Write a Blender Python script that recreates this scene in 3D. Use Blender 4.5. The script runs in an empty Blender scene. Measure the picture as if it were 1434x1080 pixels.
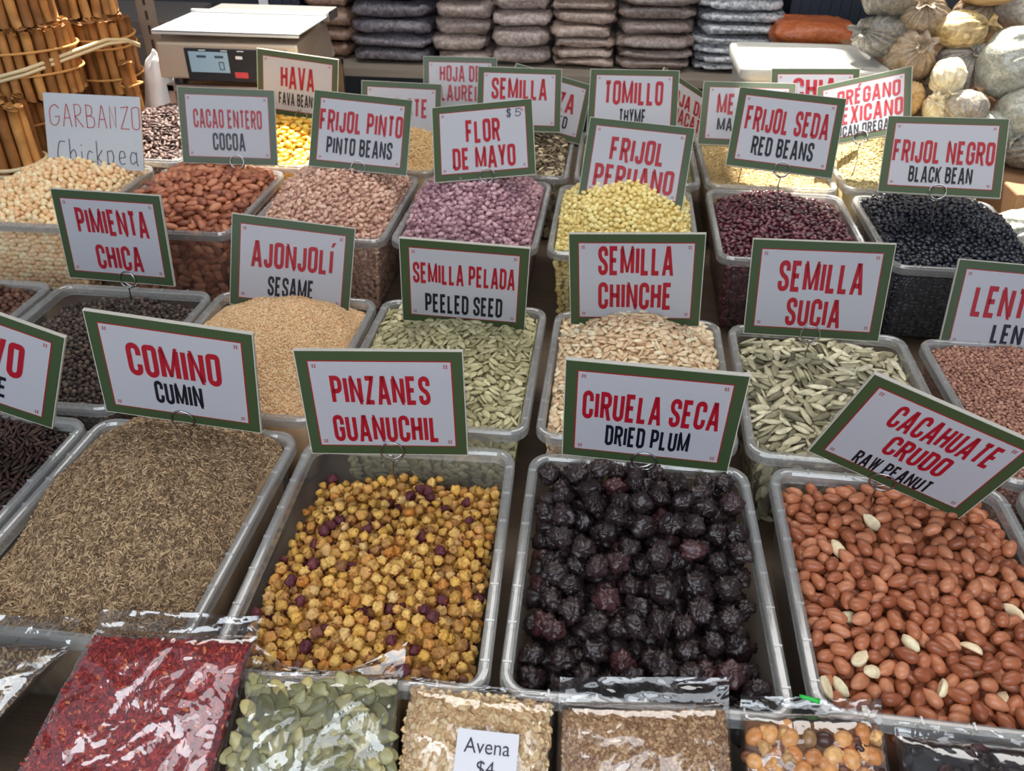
import bpy, math, random
import numpy as np
from mathutils import Matrix, Vector, noise
from mathutils.bvhtree import BVHTree

rng = np.random.default_rng(7)
random.seed(7)
SC = bpy.context.scene
COL = SC.collection

# ------------------------------------------------------------------ camera
CAM_Z = 1.40
R_CAM = ((0.993522, 0.113435, 0.006793), (-0.069187, 0.556395, 0.828032), (-0.090148, 0.823139, -0.560639))
cam_data = bpy.data.cameras.new('camera')
cam_data.sensor_fit = 'HORIZONTAL'
cam_data.sensor_width = 36.0
cam_data.lens = 36.0 * 1156.0 / 1434.0
cam_data.clip_start = 0.02
cam_data.dof.use_dof = True
cam_data.dof.focus_distance = 0.68
cam_data.dof.aperture_fstop = 16.0
cam = bpy.data.objects.new('camera', cam_data)
m = Matrix.Identity(4)
for i in range(3):
    m[i][0] = R_CAM[0][i]; m[i][1] = R_CAM[1][i]; m[i][2] = -R_CAM[2][i]
m.translation = (0, 0, CAM_Z)
cam.matrix_world = m
COL.objects.link(cam)
SC.camera = cam
CAM = Vector((0, 0, CAM_Z))

# ------------------------------------------------------------------ world, lights, exposure
W_STRENGTH = 0.33
world = bpy.data.worlds.new('market_daylight')
SC.world = world
world.use_nodes = True
bg = world.node_tree.nodes['Background']
bg.inputs[0].default_value = (0.74, 0.84, 1.0, 1)
bg.inputs[1].default_value = W_STRENGTH

def area(name, loc, target, size, power, color):
    d = bpy.data.lights.new(name, 'AREA')
    d.shape = 'RECTANGLE'; d.size, d.size_y = size
    d.energy = power; d.color = color
    o = bpy.data.objects.new(name, d)
    o.location = loc
    o.rotation_euler = (Vector(target) - Vector(loc)).to_track_quat('-Z', 'Y').to_euler()
    COL.objects.link(o)
    return o

area('overhead_fill', (0.1, 1.30, 2.4), (0.05, 0.95, 0.9), (2.2, 0.8), 20, (1.0, 0.97, 0.93))  # fill added under the roof to light the seed heaps from above
area('front_fill', (-0.2, -1.3, 1.95), (0.0, 0.8, 0.95), (2.4, 1.0), 36, (0.86, 0.93, 1.0))  # added fill from behind the camera, brightens the upright signs
area('bag_highlight_fill', (0.1, -0.62, 2.3), (0.0, 0.5, 0.95), (1.5, 0.45), 5, (0.9, 0.95, 1.0))  # added lamp that gives the front bag film its highlights
sun_d = bpy.data.lights.new('sun', 'SUN')
sun_d.energy = 20.0; sun_d.angle = math.radians(1.2); sun_d.color = (1.0, 0.95, 0.86)
sun = bpy.data.objects.new('sun', sun_d)
SUN_EL, SUN_AZ = math.radians(60), math.radians(8)
sdir = Vector((math.sin(SUN_AZ) * math.cos(SUN_EL), -math.cos(SUN_AZ) * math.cos(SUN_EL), -math.sin(SUN_EL)))
sun.rotation_euler = sdir.to_track_quat('-Z', 'Y').to_euler()
COL.objects.link(sun)
SC.view_settings.view_transform = 'Standard'
SC.view_settings.look = 'None'
SC.view_settings.exposure = -0.15
SC.view_settings.gamma = 1.0
SC.view_settings.use_curve_mapping = False
SC.cycles.transparent_max_bounces = 24
SC.cycles.max_bounces = 8
SC.cycles.use_denoising = True

# ------------------------------------------------------------------ object helpers
def lin(c):
    c = c / 255.0
    return c / 12.92 if c <= 0.04045 else ((c + 0.055) / 1.055) ** 2.4

def rgb(r, g, b, gain=1.0):
    return tuple(min(0.95, lin(v) * gain) for v in (r, g, b)) + (1.0,)

def tag(o, label=None, cat=None, group=None, kind=None):
    if label: o['label'] = label
    if cat: o['category'] = cat
    if group: o['group'] = group
    if kind: o['kind'] = kind
    return o

def empty(name, loc=(0, 0, 0), mat=None):
    o = bpy.data.objects.new(name, None)
    o.empty_display_size = 0.02
    if mat is not None: o.matrix_world = mat
    else: o.location = loc
    COL.objects.link(o)
    return o

class MB:
    """collects polygons; build() links them as one mesh object"""
    def __init__(s):
        s.v = []; s.f = []; s.m = []
    def add(s, V, F, mi=0):
        b = len(s.v)
        s.v += [tuple(p) for p in V]
        s.f += [tuple(i + b for i in f) for f in F]
        s.m += [mi] * len(F)
        return s
    def box(s, lo, hi, mi=0):
        x0, y0, z0 = lo; x1, y1, z1 = hi
        V = [(x0, y0, z0), (x1, y0, z0), (x1, y1, z0), (x0, y1, z0), (x0, y0, z1), (x1, y0, z1), (x1, y1, z1), (x0, y1, z1)]
        return s.add(V, [(0, 3, 2, 1), (4, 5, 6, 7), (0, 1, 5, 4), (1, 2, 6, 5), (2, 3, 7, 6), (3, 0, 4, 7)], mi)
    def tube(s, P, r, n=6, mi=0, caps=True):
        P = [Vector(p) for p in P]
        rings = []; up = Vector((0.31, 0.2, 0.93))
        for i, p in enumerate(P):
            t = (P[min(i + 1, len(P) - 1)] - P[max(i - 1, 0)])
            t = t.normalized() if t.length > 1e-9 else Vector((0, 0, 1))
            a = up - t * up.dot(t)
            if a.length < 1e-3: a = Vector((1, 0, 0)) - t * t.x
            a.normalize(); b = t.cross(a); up = a
            rr = r[i] if hasattr(r, '__len__') else r
            rings.append([p + (a * math.cos(q) + b * math.sin(q)) * rr for q in [2 * math.pi * k / n for k in range(n)]])
        V = [q for ring in rings for q in ring]
        F = [(i * n + k, i * n + (k + 1) % n, (i + 1) * n + (k + 1) % n, (i + 1) * n + k) for i in range(len(P) - 1) for k in range(n)]
        if caps:
            F += [tuple(range(n - 1, -1, -1)), tuple((len(P) - 1) * n + k for k in range(n))]
        return s.add(V, F, mi)
    def build(s, name, mats, parent=None, smooth=False, bevel=0, sub=0):
        me = bpy.data.meshes.new(name)
        me.from_pydata(s.v, [], s.f)
        for mm in (mats if isinstance(mats, (list, tuple)) else [mats]): me.materials.append(mm)
        me.polygons.foreach_set('material_index', s.m)
        if smooth: me.polygons.foreach_set('use_smooth', [True] * len(s.f))
        me.update()
        o = bpy.data.objects.new(name, me)
        if parent is not None: o.parent = parent
        COL.objects.link(o)
        if bevel:
            b = o.modifiers.new('bevel', 'BEVEL'); b.width = bevel; b.segments = 2; b.limit_method = 'ANGLE'
        if sub:
            b = o.modifiers.new('sub', 'SUBSURF'); b.levels = sub; b.render_levels = sub
        return o

# ------------------------------------------------------------------ material helpers
def nodes_of(name):
    mt = bpy.data.materials.new(name)
    mt.use_nodes = True
    nt = mt.node_tree
    return mt, nt, nt.nodes['Principled BSDF']

def link(nt, a, b): nt.links.new(a, b)

def mat(name, color, rough=0.5, metal=0.0, coat=0.0, bump=0.0, bscale=60.0, vary=0.0, vscale=20.0, spec=0.5, stretch=(1, 1, 1)):
    mt, nt, p = nodes_of(name)
    p.inputs['Base Color'].default_value = color
    p.inputs['Roughness'].default_value = rough
    p.inputs['Metallic'].default_value = metal
    p.inputs['Coat Weight'].default_value = coat
    p.inputs['Coat Roughness'].default_value = 0.12
    p.inputs['Specular IOR Level'].default_value = spec
    tc = nt.nodes.new('ShaderNodeTexCoord')
    mp = nt.nodes.new('ShaderNodeMapping'); mp.inputs['Scale'].default_value = stretch
    link(nt, tc.outputs['Object'], mp.inputs[0])
    if vary:
        n = nt.nodes.new('ShaderNodeTexNoise'); n.inputs['Scale'].default_value = vscale; n.inputs['Detail'].default_value = 4
        link(nt, mp.outputs[0], n.inputs['Vector'])
        mx = nt.nodes.new('ShaderNodeMix'); mx.data_type = 'RGBA'
        mx.inputs[6].default_value = tuple(c * (1 - vary) for c in color[:3]) + (1,)
        mx.inputs[7].default_value = tuple(min(.95, c * (1 + vary)) for c in color[:3]) + (1,)
        link(nt, n.outputs['Fac'], mx.inputs[0]); link(nt, mx.outputs[2], p.inputs['Base Color'])
    if bump:
        n = nt.nodes.new('ShaderNodeTexNoise'); n.inputs['Scale'].default_value = bscale; n.inputs['Detail'].default_value = 5
        link(nt, mp.outputs[0], n.inputs['Vector'])
        b = nt.nodes.new('ShaderNodeBump'); b.inputs['Strength'].default_value = bump; b.inputs['Distance'].default_value = 0.002
        link(nt, n.outputs['Fac'], b.inputs['Height']); link(nt, b.outputs[0], p.inputs['Normal'])
    return mt

def seed_mat(name, stops, rough=0.5, coat=0.0, speck=None, speck_scale=300.0, speck_th=0.55, mottling=0.12, bump=0.0, bscale=400.0, spec=0.4):
    """colour picked per seed: stops = [(position, colour)], optional speckle colour"""
    mt, nt, p = nodes_of(name)
    oi = nt.nodes.new('ShaderNodeObjectInfo')
    at = nt.nodes.new('ShaderNodeAttribute'); at.attribute_name = 'rnd'
    ad = nt.nodes.new('ShaderNodeMath'); ad.operation = 'ADD'
    link(nt, oi.outputs['Random'], ad.inputs[0]); link(nt, at.outputs['Fac'], ad.inputs[1])
    fr = nt.nodes.new('ShaderNodeMath'); fr.operation = 'FRACT'
    link(nt, ad.outputs[0], fr.inputs[0])
    cr = nt.nodes.new('ShaderNodeValToRGB')
    el = cr.color_ramp.elements
    el[0].position = stops[0][0]; el[0].color = stops[0][1]
    el[1].position = stops[-1][0]; el[1].color = stops[-1][1]
    for ps, c in stops[1:-1]:
        e = el.new(ps); e.color = c
    link(nt, fr.outputs[0], cr.inputs[0])
    tc = nt.nodes.new('ShaderNodeTexCoord')
    w = nt.nodes.new('ShaderNodeMath'); w.operation = 'MULTIPLY'; w.inputs[1].default_value = 37.0
    link(nt, fr.outputs[0], w.inputs[0])
    n = nt.nodes.new('ShaderNodeTexNoise'); n.noise_dimensions = '4D'
    n.inputs['Scale'].default_value = speck_scale; n.inputs['Detail'].default_value = 3
    link(nt, tc.outputs['Object'], n.inputs['Vector']); link(nt, w.outputs[0], n.inputs['W'])
    out = cr.outputs[0]
    if mottling:
        mr = nt.nodes.new('ShaderNodeMapRange')
        mr.inputs[1].default_value = 0.3; mr.inputs[2].default_value = 0.7
        mr.inputs[3].default_value = 1 - mottling; mr.inputs[4].default_value = 1 + mottling
        link(nt, n.outputs['Fac'], mr.inputs[0])
        mu = nt.nodes.new('ShaderNodeVectorMath'); mu.operation = 'SCALE'
        link(nt, out, mu.inputs[0]); link(nt, mr.outputs[0], mu.inputs[3])
        out = mu.outputs[0]
    if speck:
        st = nt.nodes.new('ShaderNodeMapRange')
        st.inputs[1].default_value = speck_th; st.inputs[2].default_value = speck_th + 0.06
        link(nt, n.outputs['Fac'], st.inputs[0])
        mx = nt.nodes.new('ShaderNodeMix'); mx.data_type = 'RGBA'
        link(nt, st.outputs[0], mx.inputs[0]); link(nt, out, mx.inputs[6]); mx.inputs[7].default_value = speck
        out = mx.outputs[2]
    link(nt, out, p.inputs['Base Color'])
    p.inputs['Roughness'].default_value = rough
    p.inputs['Coat Weight'].default_value = coat
    p.inputs['Coat Roughness'].default_value = 0.2
    p.inputs['Specular IOR Level'].default_value = spec
    if bump:
        n2 = nt.nodes.new('ShaderNodeTexNoise'); n2.inputs['Scale'].default_value = bscale; n2.inputs['Detail'].default_value = 4
        link(nt, tc.outputs['Object'], n2.inputs['Vector'])
        b = nt.nodes.new('ShaderNodeBump'); b.inputs['Strength'].default_value = bump; b.inputs['Distance'].default_value = 0.001
        link(nt, n2.outputs['Fac'], b.inputs['Height']); link(nt, b.outputs[0], p.inputs['Normal'])
    return mt

def clear_plastic(name, tint, alpha, rough=0.15, bump=0.0, bscale=60, gloss=0.0, edge=.45):
    """see-through plastic: transparent + a share of milky gloss; gloss adds a share of pure shine"""
    mt, nt, p = nodes_of(name)
    p.inputs['Base Color'].default_value = tint
    p.inputs['Roughness'].default_value = rough
    p.inputs['Specular IOR Level'].default_value = 0.6
    tr = nt.nodes.new('ShaderNodeBsdfTransparent')
    lw = nt.nodes.new('ShaderNodeLayerWeight'); lw.inputs[0].default_value = 0.35
    mr = nt.nodes.new('ShaderNodeMapRange'); mr.inputs[3].default_value = alpha; mr.inputs[4].default_value = min(1, alpha + edge)
    link(nt, lw.outputs['Facing'], mr.inputs[0])
    mx = nt.nodes.new('ShaderNodeMixShader')
    link(nt, mr.outputs[0], mx.inputs[0]); link(nt, tr.outputs[0], mx.inputs[1])
    last = p.outputs[0]
    nrm = None
    if bump:
        tc = nt.nodes.new('ShaderNodeTexCoord')
        n = nt.nodes.new('ShaderNodeTexNoise'); n.inputs['Scale'].default_value = bscale; n.inputs['Detail'].default_value = 3; n.inputs['Distortion'].default_value = 1.2
        link(nt, tc.outputs['Object'], n.inputs['Vector'])
        b = nt.nodes.new('ShaderNodeBump'); b.inputs['Strength'].default_value = bump; b.inputs['Distance'].default_value = 0.004
        link(nt, n.outputs['Fac'], b.inputs['Height']); nrm = b.outputs[0]
        link(nt, nrm, p.inputs['Normal'])
    if gloss:
        g = nt.nodes.new('ShaderNodeBsdfGlossy'); g.inputs['Roughness'].default_value = rough
        if nrm: link(nt, nrm, g.inputs['Normal'])
        m2 = nt.nodes.new('ShaderNodeMixShader'); m2.inputs[0].default_value = gloss
        link(nt, p.outputs[0], m2.inputs[1]); link(nt, g.outputs[0], m2.inputs[2]); last = m2.outputs[0]
    link(nt, last, mx.inputs[2])
    link(nt, mx.outputs[0], nt.nodes['Material Output'].inputs[0])
    return mt

M = {}
M['rim'] = clear_plastic('tub_rim_plastic', rgb(208, 210, 208), 0.27, 0.14, gloss=0.4, edge=.5)
M['tub'] = clear_plastic('tub_wall_plastic', rgb(170, 168, 164), 0.08, 0.16, edge=.28)
M['film'] = clear_plastic('bag_film', (0.85, 0.87, 0.9, 1), 0.17, 0.07, bump=1.0, bscale=21, gloss=0.97)
M['wood'] = mat('counter_board', rgb(95, 78, 62), 0.7, vary=0.4, vscale=9, stretch=(1, 8, 8), bump=0.2)
M['dark'] = mat('dark_boards', rgb(40, 36, 34), 0.8, vary=0.3)
M['metal'] = mat('steel', rgb(190, 185, 180), 0.32, metal=1.0, bump=0.03, bscale=200)
M['wire'] = mat('clip_wire', rgb(190, 190, 190), 0.22, metal=1.0)

# ------------------------------------------------------------------ setting
def struct(name, lo, hi, mt):
    o = MB().box(lo, hi).build(name, mt)
    o['kind'] = 'structure'
    return o

M['concrete'] = mat('concrete', rgb(110, 106, 100), 0.85, vary=0.25, vscale=5)
M['wall'] = mat('dark_wall', rgb(70, 72, 78), 0.8, vary=0.2, vscale=3)
M['roof'] = mat('roof_sheet', rgb(120, 120, 120), 0.7, vary=0.1)
struct('floor', (-4, -3, -0.05), (4, 3.6, 0), M['concrete'])
struct('wall_back', (-4, 2.62, 0), (4, 2.7, 2.6), M['wall'])
# unseen roof over the stall; gap and added slats shape the sun strip
struct('ceiling', (-4, -0.35, 2.6), (4, 2.12, 2.64), M['roof'])
rf = MB().box((-4, 2.60, 2.6), (4, 3.6, 2.64))
for x, w in ((-2.4, .07), (-1.5, .07), (-1.16, .10), (-.54, .62), (.30, .05), (.98, .07), (1.9, .07)):
    rf.box((x, 2.12, 2.6), (x + w, 2.60, 2.63))
o = rf.build('sun_blocker_slats', M['roof']); o['kind'] = 'structure'

# ------------------------------------------------------------------ basic seed shapes (unit: metres, long axis x, flat axis z)
def ball(nu=10, nv=7):
    V = [(0, 0, 1)]
    for j in range(1, nv):
        t = math.pi * j / nv
        V += [(math.sin(t) * math.cos(2 * math.pi * i / nu), math.sin(t) * math.sin(2 * math.pi * i / nu), math.cos(t)) for i in range(nu)]
    V.append((0, 0, -1))
    F = [(0, 1 + i, 1 + (i + 1) % nu) for i in range(nu)]
    for j in range(nv - 2):
        a = 1 + j * nu; b = a + nu
        F += [(a + i, b + i, b + (i + 1) % nu, a + (i + 1) % nu) for i in range(nu)]
    a = 1 + (nv - 2) * nu
    F += [(a + i, len(V) - 1, a + (i + 1) % nu) for i in range(nu)]
    return np.array(V), F

def lump(V, amp, freq, seed):
    """low irregular swelling, as on a hand-sized crumb"""
    q = np.random.default_rng(seed); d = np.ones(len(V))
    for k in range(5):
        w = q.normal(size=3) * freq; d += amp * np.sin(V @ w + q.uniform(0, 6))
    return V * d[:, None]

def sh_bean(ax, bend=0.25, nu=10, nv=7, seed=0):
    V, F = ball(nu, nv)
    V = V[:, [2, 0, 1]]                       # poles on the long axis
    V = lump(V, 0.015, 2.0, seed)
    P = V * np.array(ax)
    P[:, 1] += bend * ax[1] * ((P[:, 0] / ax[0]) ** 2 - 0.4)
    P[:, 1] = np.where(P[:, 1] < -0.6 * ax[1] * (1 - bend), P[:, 1], P[:, 1])
    return P, F

def sh_peanut(ax, seed=0):
    V, F = ball(12, 10); V = V[:, [2, 0, 1]]; V = lump(V, 0.02, 2.2, seed)
    x = V[:, 0]
    k = 1.0 - 0.07 * np.exp(-((x - 0.1) / 0.28) ** 2) - 0.12 * x
    P = V * np.array(ax); P[:, 1] *= k; P[:, 2] *= k
    tip = np.clip(x - 0.8, 0, 1) * 5
    P[:, 0] += tip * ax[0] * 0.10; P[:, 1] *= 1 - 0.25 * tip; P[:, 2] *= 1 - 0.25 * tip
    return P, F

def sh_half(ax, seed=0):
    P, F = sh_peanut(ax, seed); P = P.copy()
    P[:, 2] = np.where(P[:, 2] < -0.15 * ax[2], -0.15 * ax[2], P[:, 2])
    return P, F

def sh_seed(ax, seed=0, nu=12, nv=6, ridge=0.3):
    """flat pumpkin seed: tear-drop outline, swollen middle, thin rim"""
    V, F = ball(nu, nv)
    r = np.hypot(V[:, 0], V[:, 1])
    x = V[:, 0]; y = V[:, 1]
    z = V[:, 2] * (1 - ridge * r ** 2)
    w = 1 - 0.28 * x - 0.12 * x * x
    P = np.stack([x * 1.0 + 0.06 * np.sign(x) * np.clip(np.abs(x) - .8, 0, 1), y * w, z], 1)
    P = lump(P, 0.02, 1.8, seed) * np.array(ax)
    P[:, 2] += 0.25 * ax[2] * (P[:, 0] / ax[0]) ** 2
    return P, F

def sh_chick(ax, seed=0):
    V, F = ball(10, 8); V = V[:, [2, 0, 1]]; V = lump(V, 0.045, 2.6, seed)
    P = V * np.array(ax)
    beak = np.clip(V[:, 0] - 0.75, 0, 1) * 4
    P[:, 0] += beak * ax[0] * 0.22; P[:, 1] *= 1 - 0.3 * beak; P[:, 2] *= 1 - 0.3 * beak
    gro = np.exp(-(V[:, 1] / 0.22) ** 2) * np.clip(V[:, 0] + .2, 0, 1)
    P *= (1 - 0.10 * gro)[:, None]
    return P, F

def ico(sub):
    import bmesh
    bm = bmesh.new(); bmesh.ops.create_icosphere(bm, subdivisions=sub, radius=1)
    V = np.array([v.co[:] for v in bm.verts]); F = [tuple(v.index for v in f.verts) for f in bm.faces]
    bm.free(); return V, F

def sh_prune(ax, seed=0, sub=4):
    V, F = ico(sub); off = Vector((seed * 7.3, seed * 3.1, seed * 1.7)); P = []
    for v in V:
        p = Vector(v)
        q = p + 0.40 * noise.noise_vector(p * 1.1 + off)
        c1 = max(0, 1 - abs(noise.noise(q * 1.25 + off)) * 4.2); c2 = max(0, 1 - abs(noise.noise(q * 2.3 - off)) * 4.0); c3 = max(0, 1 - abs(noise.noise(q * 4.1 + off)) * 4.0)
        d = 0.66 + 0.30 * noise.noise(p * 0.8 + off * 2) + 0.27 * c1 ** 1.5 + 0.15 * c2 ** 1.5 + 0.05 * c3
        P.append(p * d)
    P = np.array([tuple(p) for p in P]); P /= np.abs(P).max(0)
    return P * np.array(ax), F

def sh_crumb(ax, seed=0, sub=3):
    V, F = ico(sub); off = Vector((seed * 5.3, seed * 2.1, seed * 9.7)); P = []
    for v in V:
        p = Vector(v)
        d = 0.86 + 0.30 * noise.noise(p * 1.3 + off) + 0.26 * noise.noise(p * 3.1 + off) + .10 * noise.noise(p * 6.5 - off)
        crack = 1 - min(1, abs(noise.noise(p * 1.1 - off)) * 6)
        hole = max(0, p.dot(Vector((math.sin(seed * 2.1), math.cos(seed * 1.3), math.sin(seed * 3.7))).normalized()) - .72) * 2.2 if seed % 2 else 0
        P.append(p * (d - 0.24 * crack - hole))
    P = np.array([tuple(p) for p in P]); P /= np.abs(P).max(0)
    return P * np.array(ax), F

def sh_grain(ax, nu=6, nv=4):
    V, F = ball(nu, nv); V = V[:, [2, 0, 1]]
    return V * np.array(ax), F

def sh_flake(ax, seed=0):
    V, F = ball(8, 4); V = lump(V, 0.06, 2.5, seed)
    P = V * np.array(ax); P[:, 2] += 0.9 * ax[2] * (V[:, 0] ** 2 - 0.3)
    return P, F

# ------------------------------------------------------------------ filling: seeds dropped one by one onto a heap
def rot_mats(n, tilt, r, flat=True):
    out = []
    for _ in range(n):
        yaw = r.uniform(0, 2 * math.pi); ta = r.uniform(0, 2 * math.pi); t = r.normal() * tilt
        Rm = Matrix.Rotation(t, 3, Vector((math.cos(ta), math.sin(ta), 0))) @ Matrix.Rotation(yaw, 3, 'Z') @ Matrix.Rotation(r.uniform(0, 6.28) if not flat else (math.pi if r.random() < .5 else 0), 3, 'X')
        out.append(np.array(Rm))
    return out

def ell_kernel(Rm, ax, g):
    C = Rm @ np.diag(np.array(ax) ** 2) @ Rm.T
    A = np.linalg.inv(C)
    hx, hy = math.sqrt(C[0, 0]), math.sqrt(C[1, 1])
    nx, ny = max(1, int(hx / g)), max(1, int(hy / g))
    X, Y = np.meshgrid(np.arange(-nx, nx + 1) * g, np.arange(-ny, ny + 1) * g)
    a = A[2, 2]; b = 2 * (A[0, 2] * X + A[1, 2] * Y); c = A[0, 0] * X ** 2 + 2 * A[0, 1] * X * Y + A[1, 1] * Y ** 2 - 1
    D = b * b - 4 * a * c; ok = D > 0; s = np.sqrt(np.where(ok, D, 0))
    lo = np.where(ok, (-b - s) / (2 * a), 9.0); hi = np.where(ok, (-b + s) / (2 * a), -9.0)
    return dict(R=Rm, lo=lo, hi=hi, ok=ok, nx=nx, ny=ny, hx=hx, hy=hy, n=int(ok.sum()))

def deposit(T, inside, hw, hl, g, ax, depth, tilt, r, flat=True, squeeze=0.9, nk=40):
    """T: wanted height on a grid of step g centred on 0; returns placements [x,y,z,R,share of it in view from above]"""
    ny, nx = T.shape
    axs = np.array(ax) * squeeze
    ker = [ell_kernel(Rm, axs, g) for Rm in rot_mats(nk, tilt, r, flat)]
    H = T - depth; own = np.full(T.shape, -1, int)
    P = []; fails = 0; cz = min(axs); tired = np.zeros(T.shape)
    cells = np.argwhere(inside)
    while fails < 420 and len(P) < 9000:
        pick = cells[r.integers(0, len(cells), 26)]
        gap = (T - H)[pick[:, 0], pick[:, 1]] - tired[pick[:, 0], pick[:, 1]]
        best = None
        for c in pick[np.argsort(-gap)[:4]]:
            for _ in range(2):
                k = ker[r.integers(nk)]
                i, j = int(c[0]), int(c[1])
                x = (j - nx // 2) * g; y = (i - ny // 2) * g
                lx, ly = hw - k['hx'] - .0005, hl - k['hy'] - .0005
                if abs(x) > lx or abs(y) > ly:
                    x = min(max(x, -lx), lx); y = min(max(y, -ly), ly)
                    j = int(round(x / g)) + nx // 2; i = int(round(y / g)) + ny // 2
                if i - k['ny'] < 0 or j - k['nx'] < 0 or i + k['ny'] >= ny or j + k['nx'] >= nx or not inside[i, j]: continue
                win = H[i - k['ny']:i + k['ny'] + 1, j - k['nx']:j + k['nx'] + 1]
                z = (win - k['lo']).max()
                s = z - T[i, j]
                if best is None or s < best[0]: best = (s, i, j, z, k)
        if best is None or best[0] > (0.10 + (.6 if (T - H)[best[1], best[2]] > 1.5 * cz else 0)) * cz:
            fails += 1
            for c in pick[np.argsort(-gap)[:4]]:
                tired[max(0, c[0] - 1):c[0] + 2, max(0, c[1] - 1):c[1] + 2] += cz * .3
            continue
        fails = 0
        s, i, j, z, k = best
        sl = (slice(i - k['ny'], i + k['ny'] + 1), slice(j - k['nx'], j + k['nx'] + 1))
        top = np.where(k['ok'], z + k['hi'], -9)
        up = top > H[sl]
        H[sl] = np.where(up, top, H[sl]); own[sl] = np.where(up, len(P), own[sl])
        P.append([(j - nx // 2) * g, (i - ny // 2) * g, z, k['R'], k['n']])
    cnt = np.bincount(own[own >= 0].ravel(), minlength=len(P)) if len(P) else []
    return [(p[0], p[1], p[2], p[3], cnt[q] / p[4]) for q, p in enumerate(P)], H

class Stuff:
    """many seeds in one mesh"""
    def __init__(s): s.V = []; s.LV = []; s.LS = []; s.R = []; s.n = 0; s.MI = []
    def add(s, V, F, mats, rnd, mi=0):
        V = np.asarray(V); mats = np.asarray(mats); k = len(mats)
        if not k: return
        W = np.einsum('kij,nj->kni', mats[:, :3, :3], V) + mats[:, None, :3, 3]
        lv = np.concatenate([np.array(f) for f in F]); ls = np.array([len(f) for f in F])
        s.V.append(W.reshape(-1, 3))
        s.LV.append((lv[None] + (np.arange(k) * len(V))[:, None]).ravel() + s.n)
        s.LS.append(np.tile(ls, k)); s.R.append(np.repeat(rnd, len(V))); s.MI.append(np.full(len(F) * k, mi))
        s.n += k * len(V)
    def raw(s, V, F, rnd, mi=0):
        s.V.append(np.asarray(V, float)); s.LV.append(np.concatenate([np.array(f) for f in F]) + s.n)
        s.LS.append(np.array([len(f) for f in F])); s.R.append(np.asarray(rnd, float)); s.MI.append(np.full(len(F), mi)); s.n += len(V)
    def build(s, name, mats, parent=None):
        V = np.concatenate(s.V); LV = np.concatenate(s.LV); LS = np.concatenate(s.LS)
        me = bpy.data.meshes.new(name)
        me.vertices.add(len(V)); me.vertices.foreach_set('co', V.astype(np.float32).ravel())
        me.loops.add(len(LV)); me.loops.foreach_set('vertex_index', LV.astype(np.int32))
        me.polygons.add(len(LS))
        st = np.concatenate([[0], np.cumsum(LS)[:-1]])
        me.polygons.foreach_set('loop_start', st.astype(np.int32)); me.polygons.foreach_set('loop_total', LS.astype(np.int32))
        me.polygons.foreach_set('use_smooth', np.ones(len(LS), bool))
        for mm in (mats if isinstance(mats, (list, tuple)) else [mats]): me.materials.append(mm)
        me.polygons.foreach_set('material_index', np.concatenate(s.MI).astype(np.int32))
        a = me.attributes.new('rnd', 'FLOAT', 'POINT'); a.data.foreach_set('value', np.concatenate(s.R).astype(np.float32))
        me.update(calc_edges=True); me.validate()
        o = bpy.data.objects.new(name, me)
        if parent is not None: o.parent = parent
        COL.objects.link(o)
        return o

def mesh_of(name, V, F, mt):
    me = bpy.data.meshes.new(name)
    me.from_pydata([tuple(p) for p in V], [], F)
    me.materials.append(mt)
    me.polygons.foreach_set('use_smooth', [True] * len(F))
    me.update()
    return me

def m4(Rm, p):
    A = np.eye(4); A[:3, :3] = Rm; A[:3, 3] = p; return A

# ------------------------------------------------------------------ tubs
RIM1, RIM2, RIM3, RIM4 = 0.9445, 0.940, 0.9575, 0.9575
COUNTER = 0.845
TAPER = 0.10
LIP = 0.0085
struct_top = MB().box((-1.25, 0.03, COUNTER - 0.03), (1.15, 1.72, COUNTER))
o = struct_top.build('market_counter', M['wood'])
for x in (-1.2, 0, 1.1):
    for y in (0.08, 1.66):
        MB().box((x - .03, y - .03, 0), (x + .03, y + .03, COUNTER - 0.03)).build('leg', M['dark'], o)
tag(o, 'long wooden counter that carries all the tubs', 'counter')

def rr_loop(hx, hy, r, z, n=6):
    r = max(0.002, min(r, hx * .9, hy * .9)); L = []
    for cx, cy, a0 in ((hx - r, hy - r, 0), (-hx + r, hy - r, 90), (-hx + r, -hy + r, 180), (hx - r, -hy + r, 270)):
        for k in range(n + 1):
            a = math.radians(a0 + 90 * k / n); L.append((cx + r * math.cos(a), cy + r * math.sin(a), z))
    return L

def sweep(mb, loops, mi=0, close=True):
    n = len(loops[0]); V = [p for L in loops for p in L]; F = []
    for i in range(len(loops) - 1):
        F += [(i * n + k, i * n + (k + 1) % n, (i + 1) * n + (k + 1) % n, (i + 1) * n + k) for k in range(n)]
    if close:
        F.append(tuple(range((len(loops) - 1) * n, len(loops) * n)))
    mb.add(V, F, mi)

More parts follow.
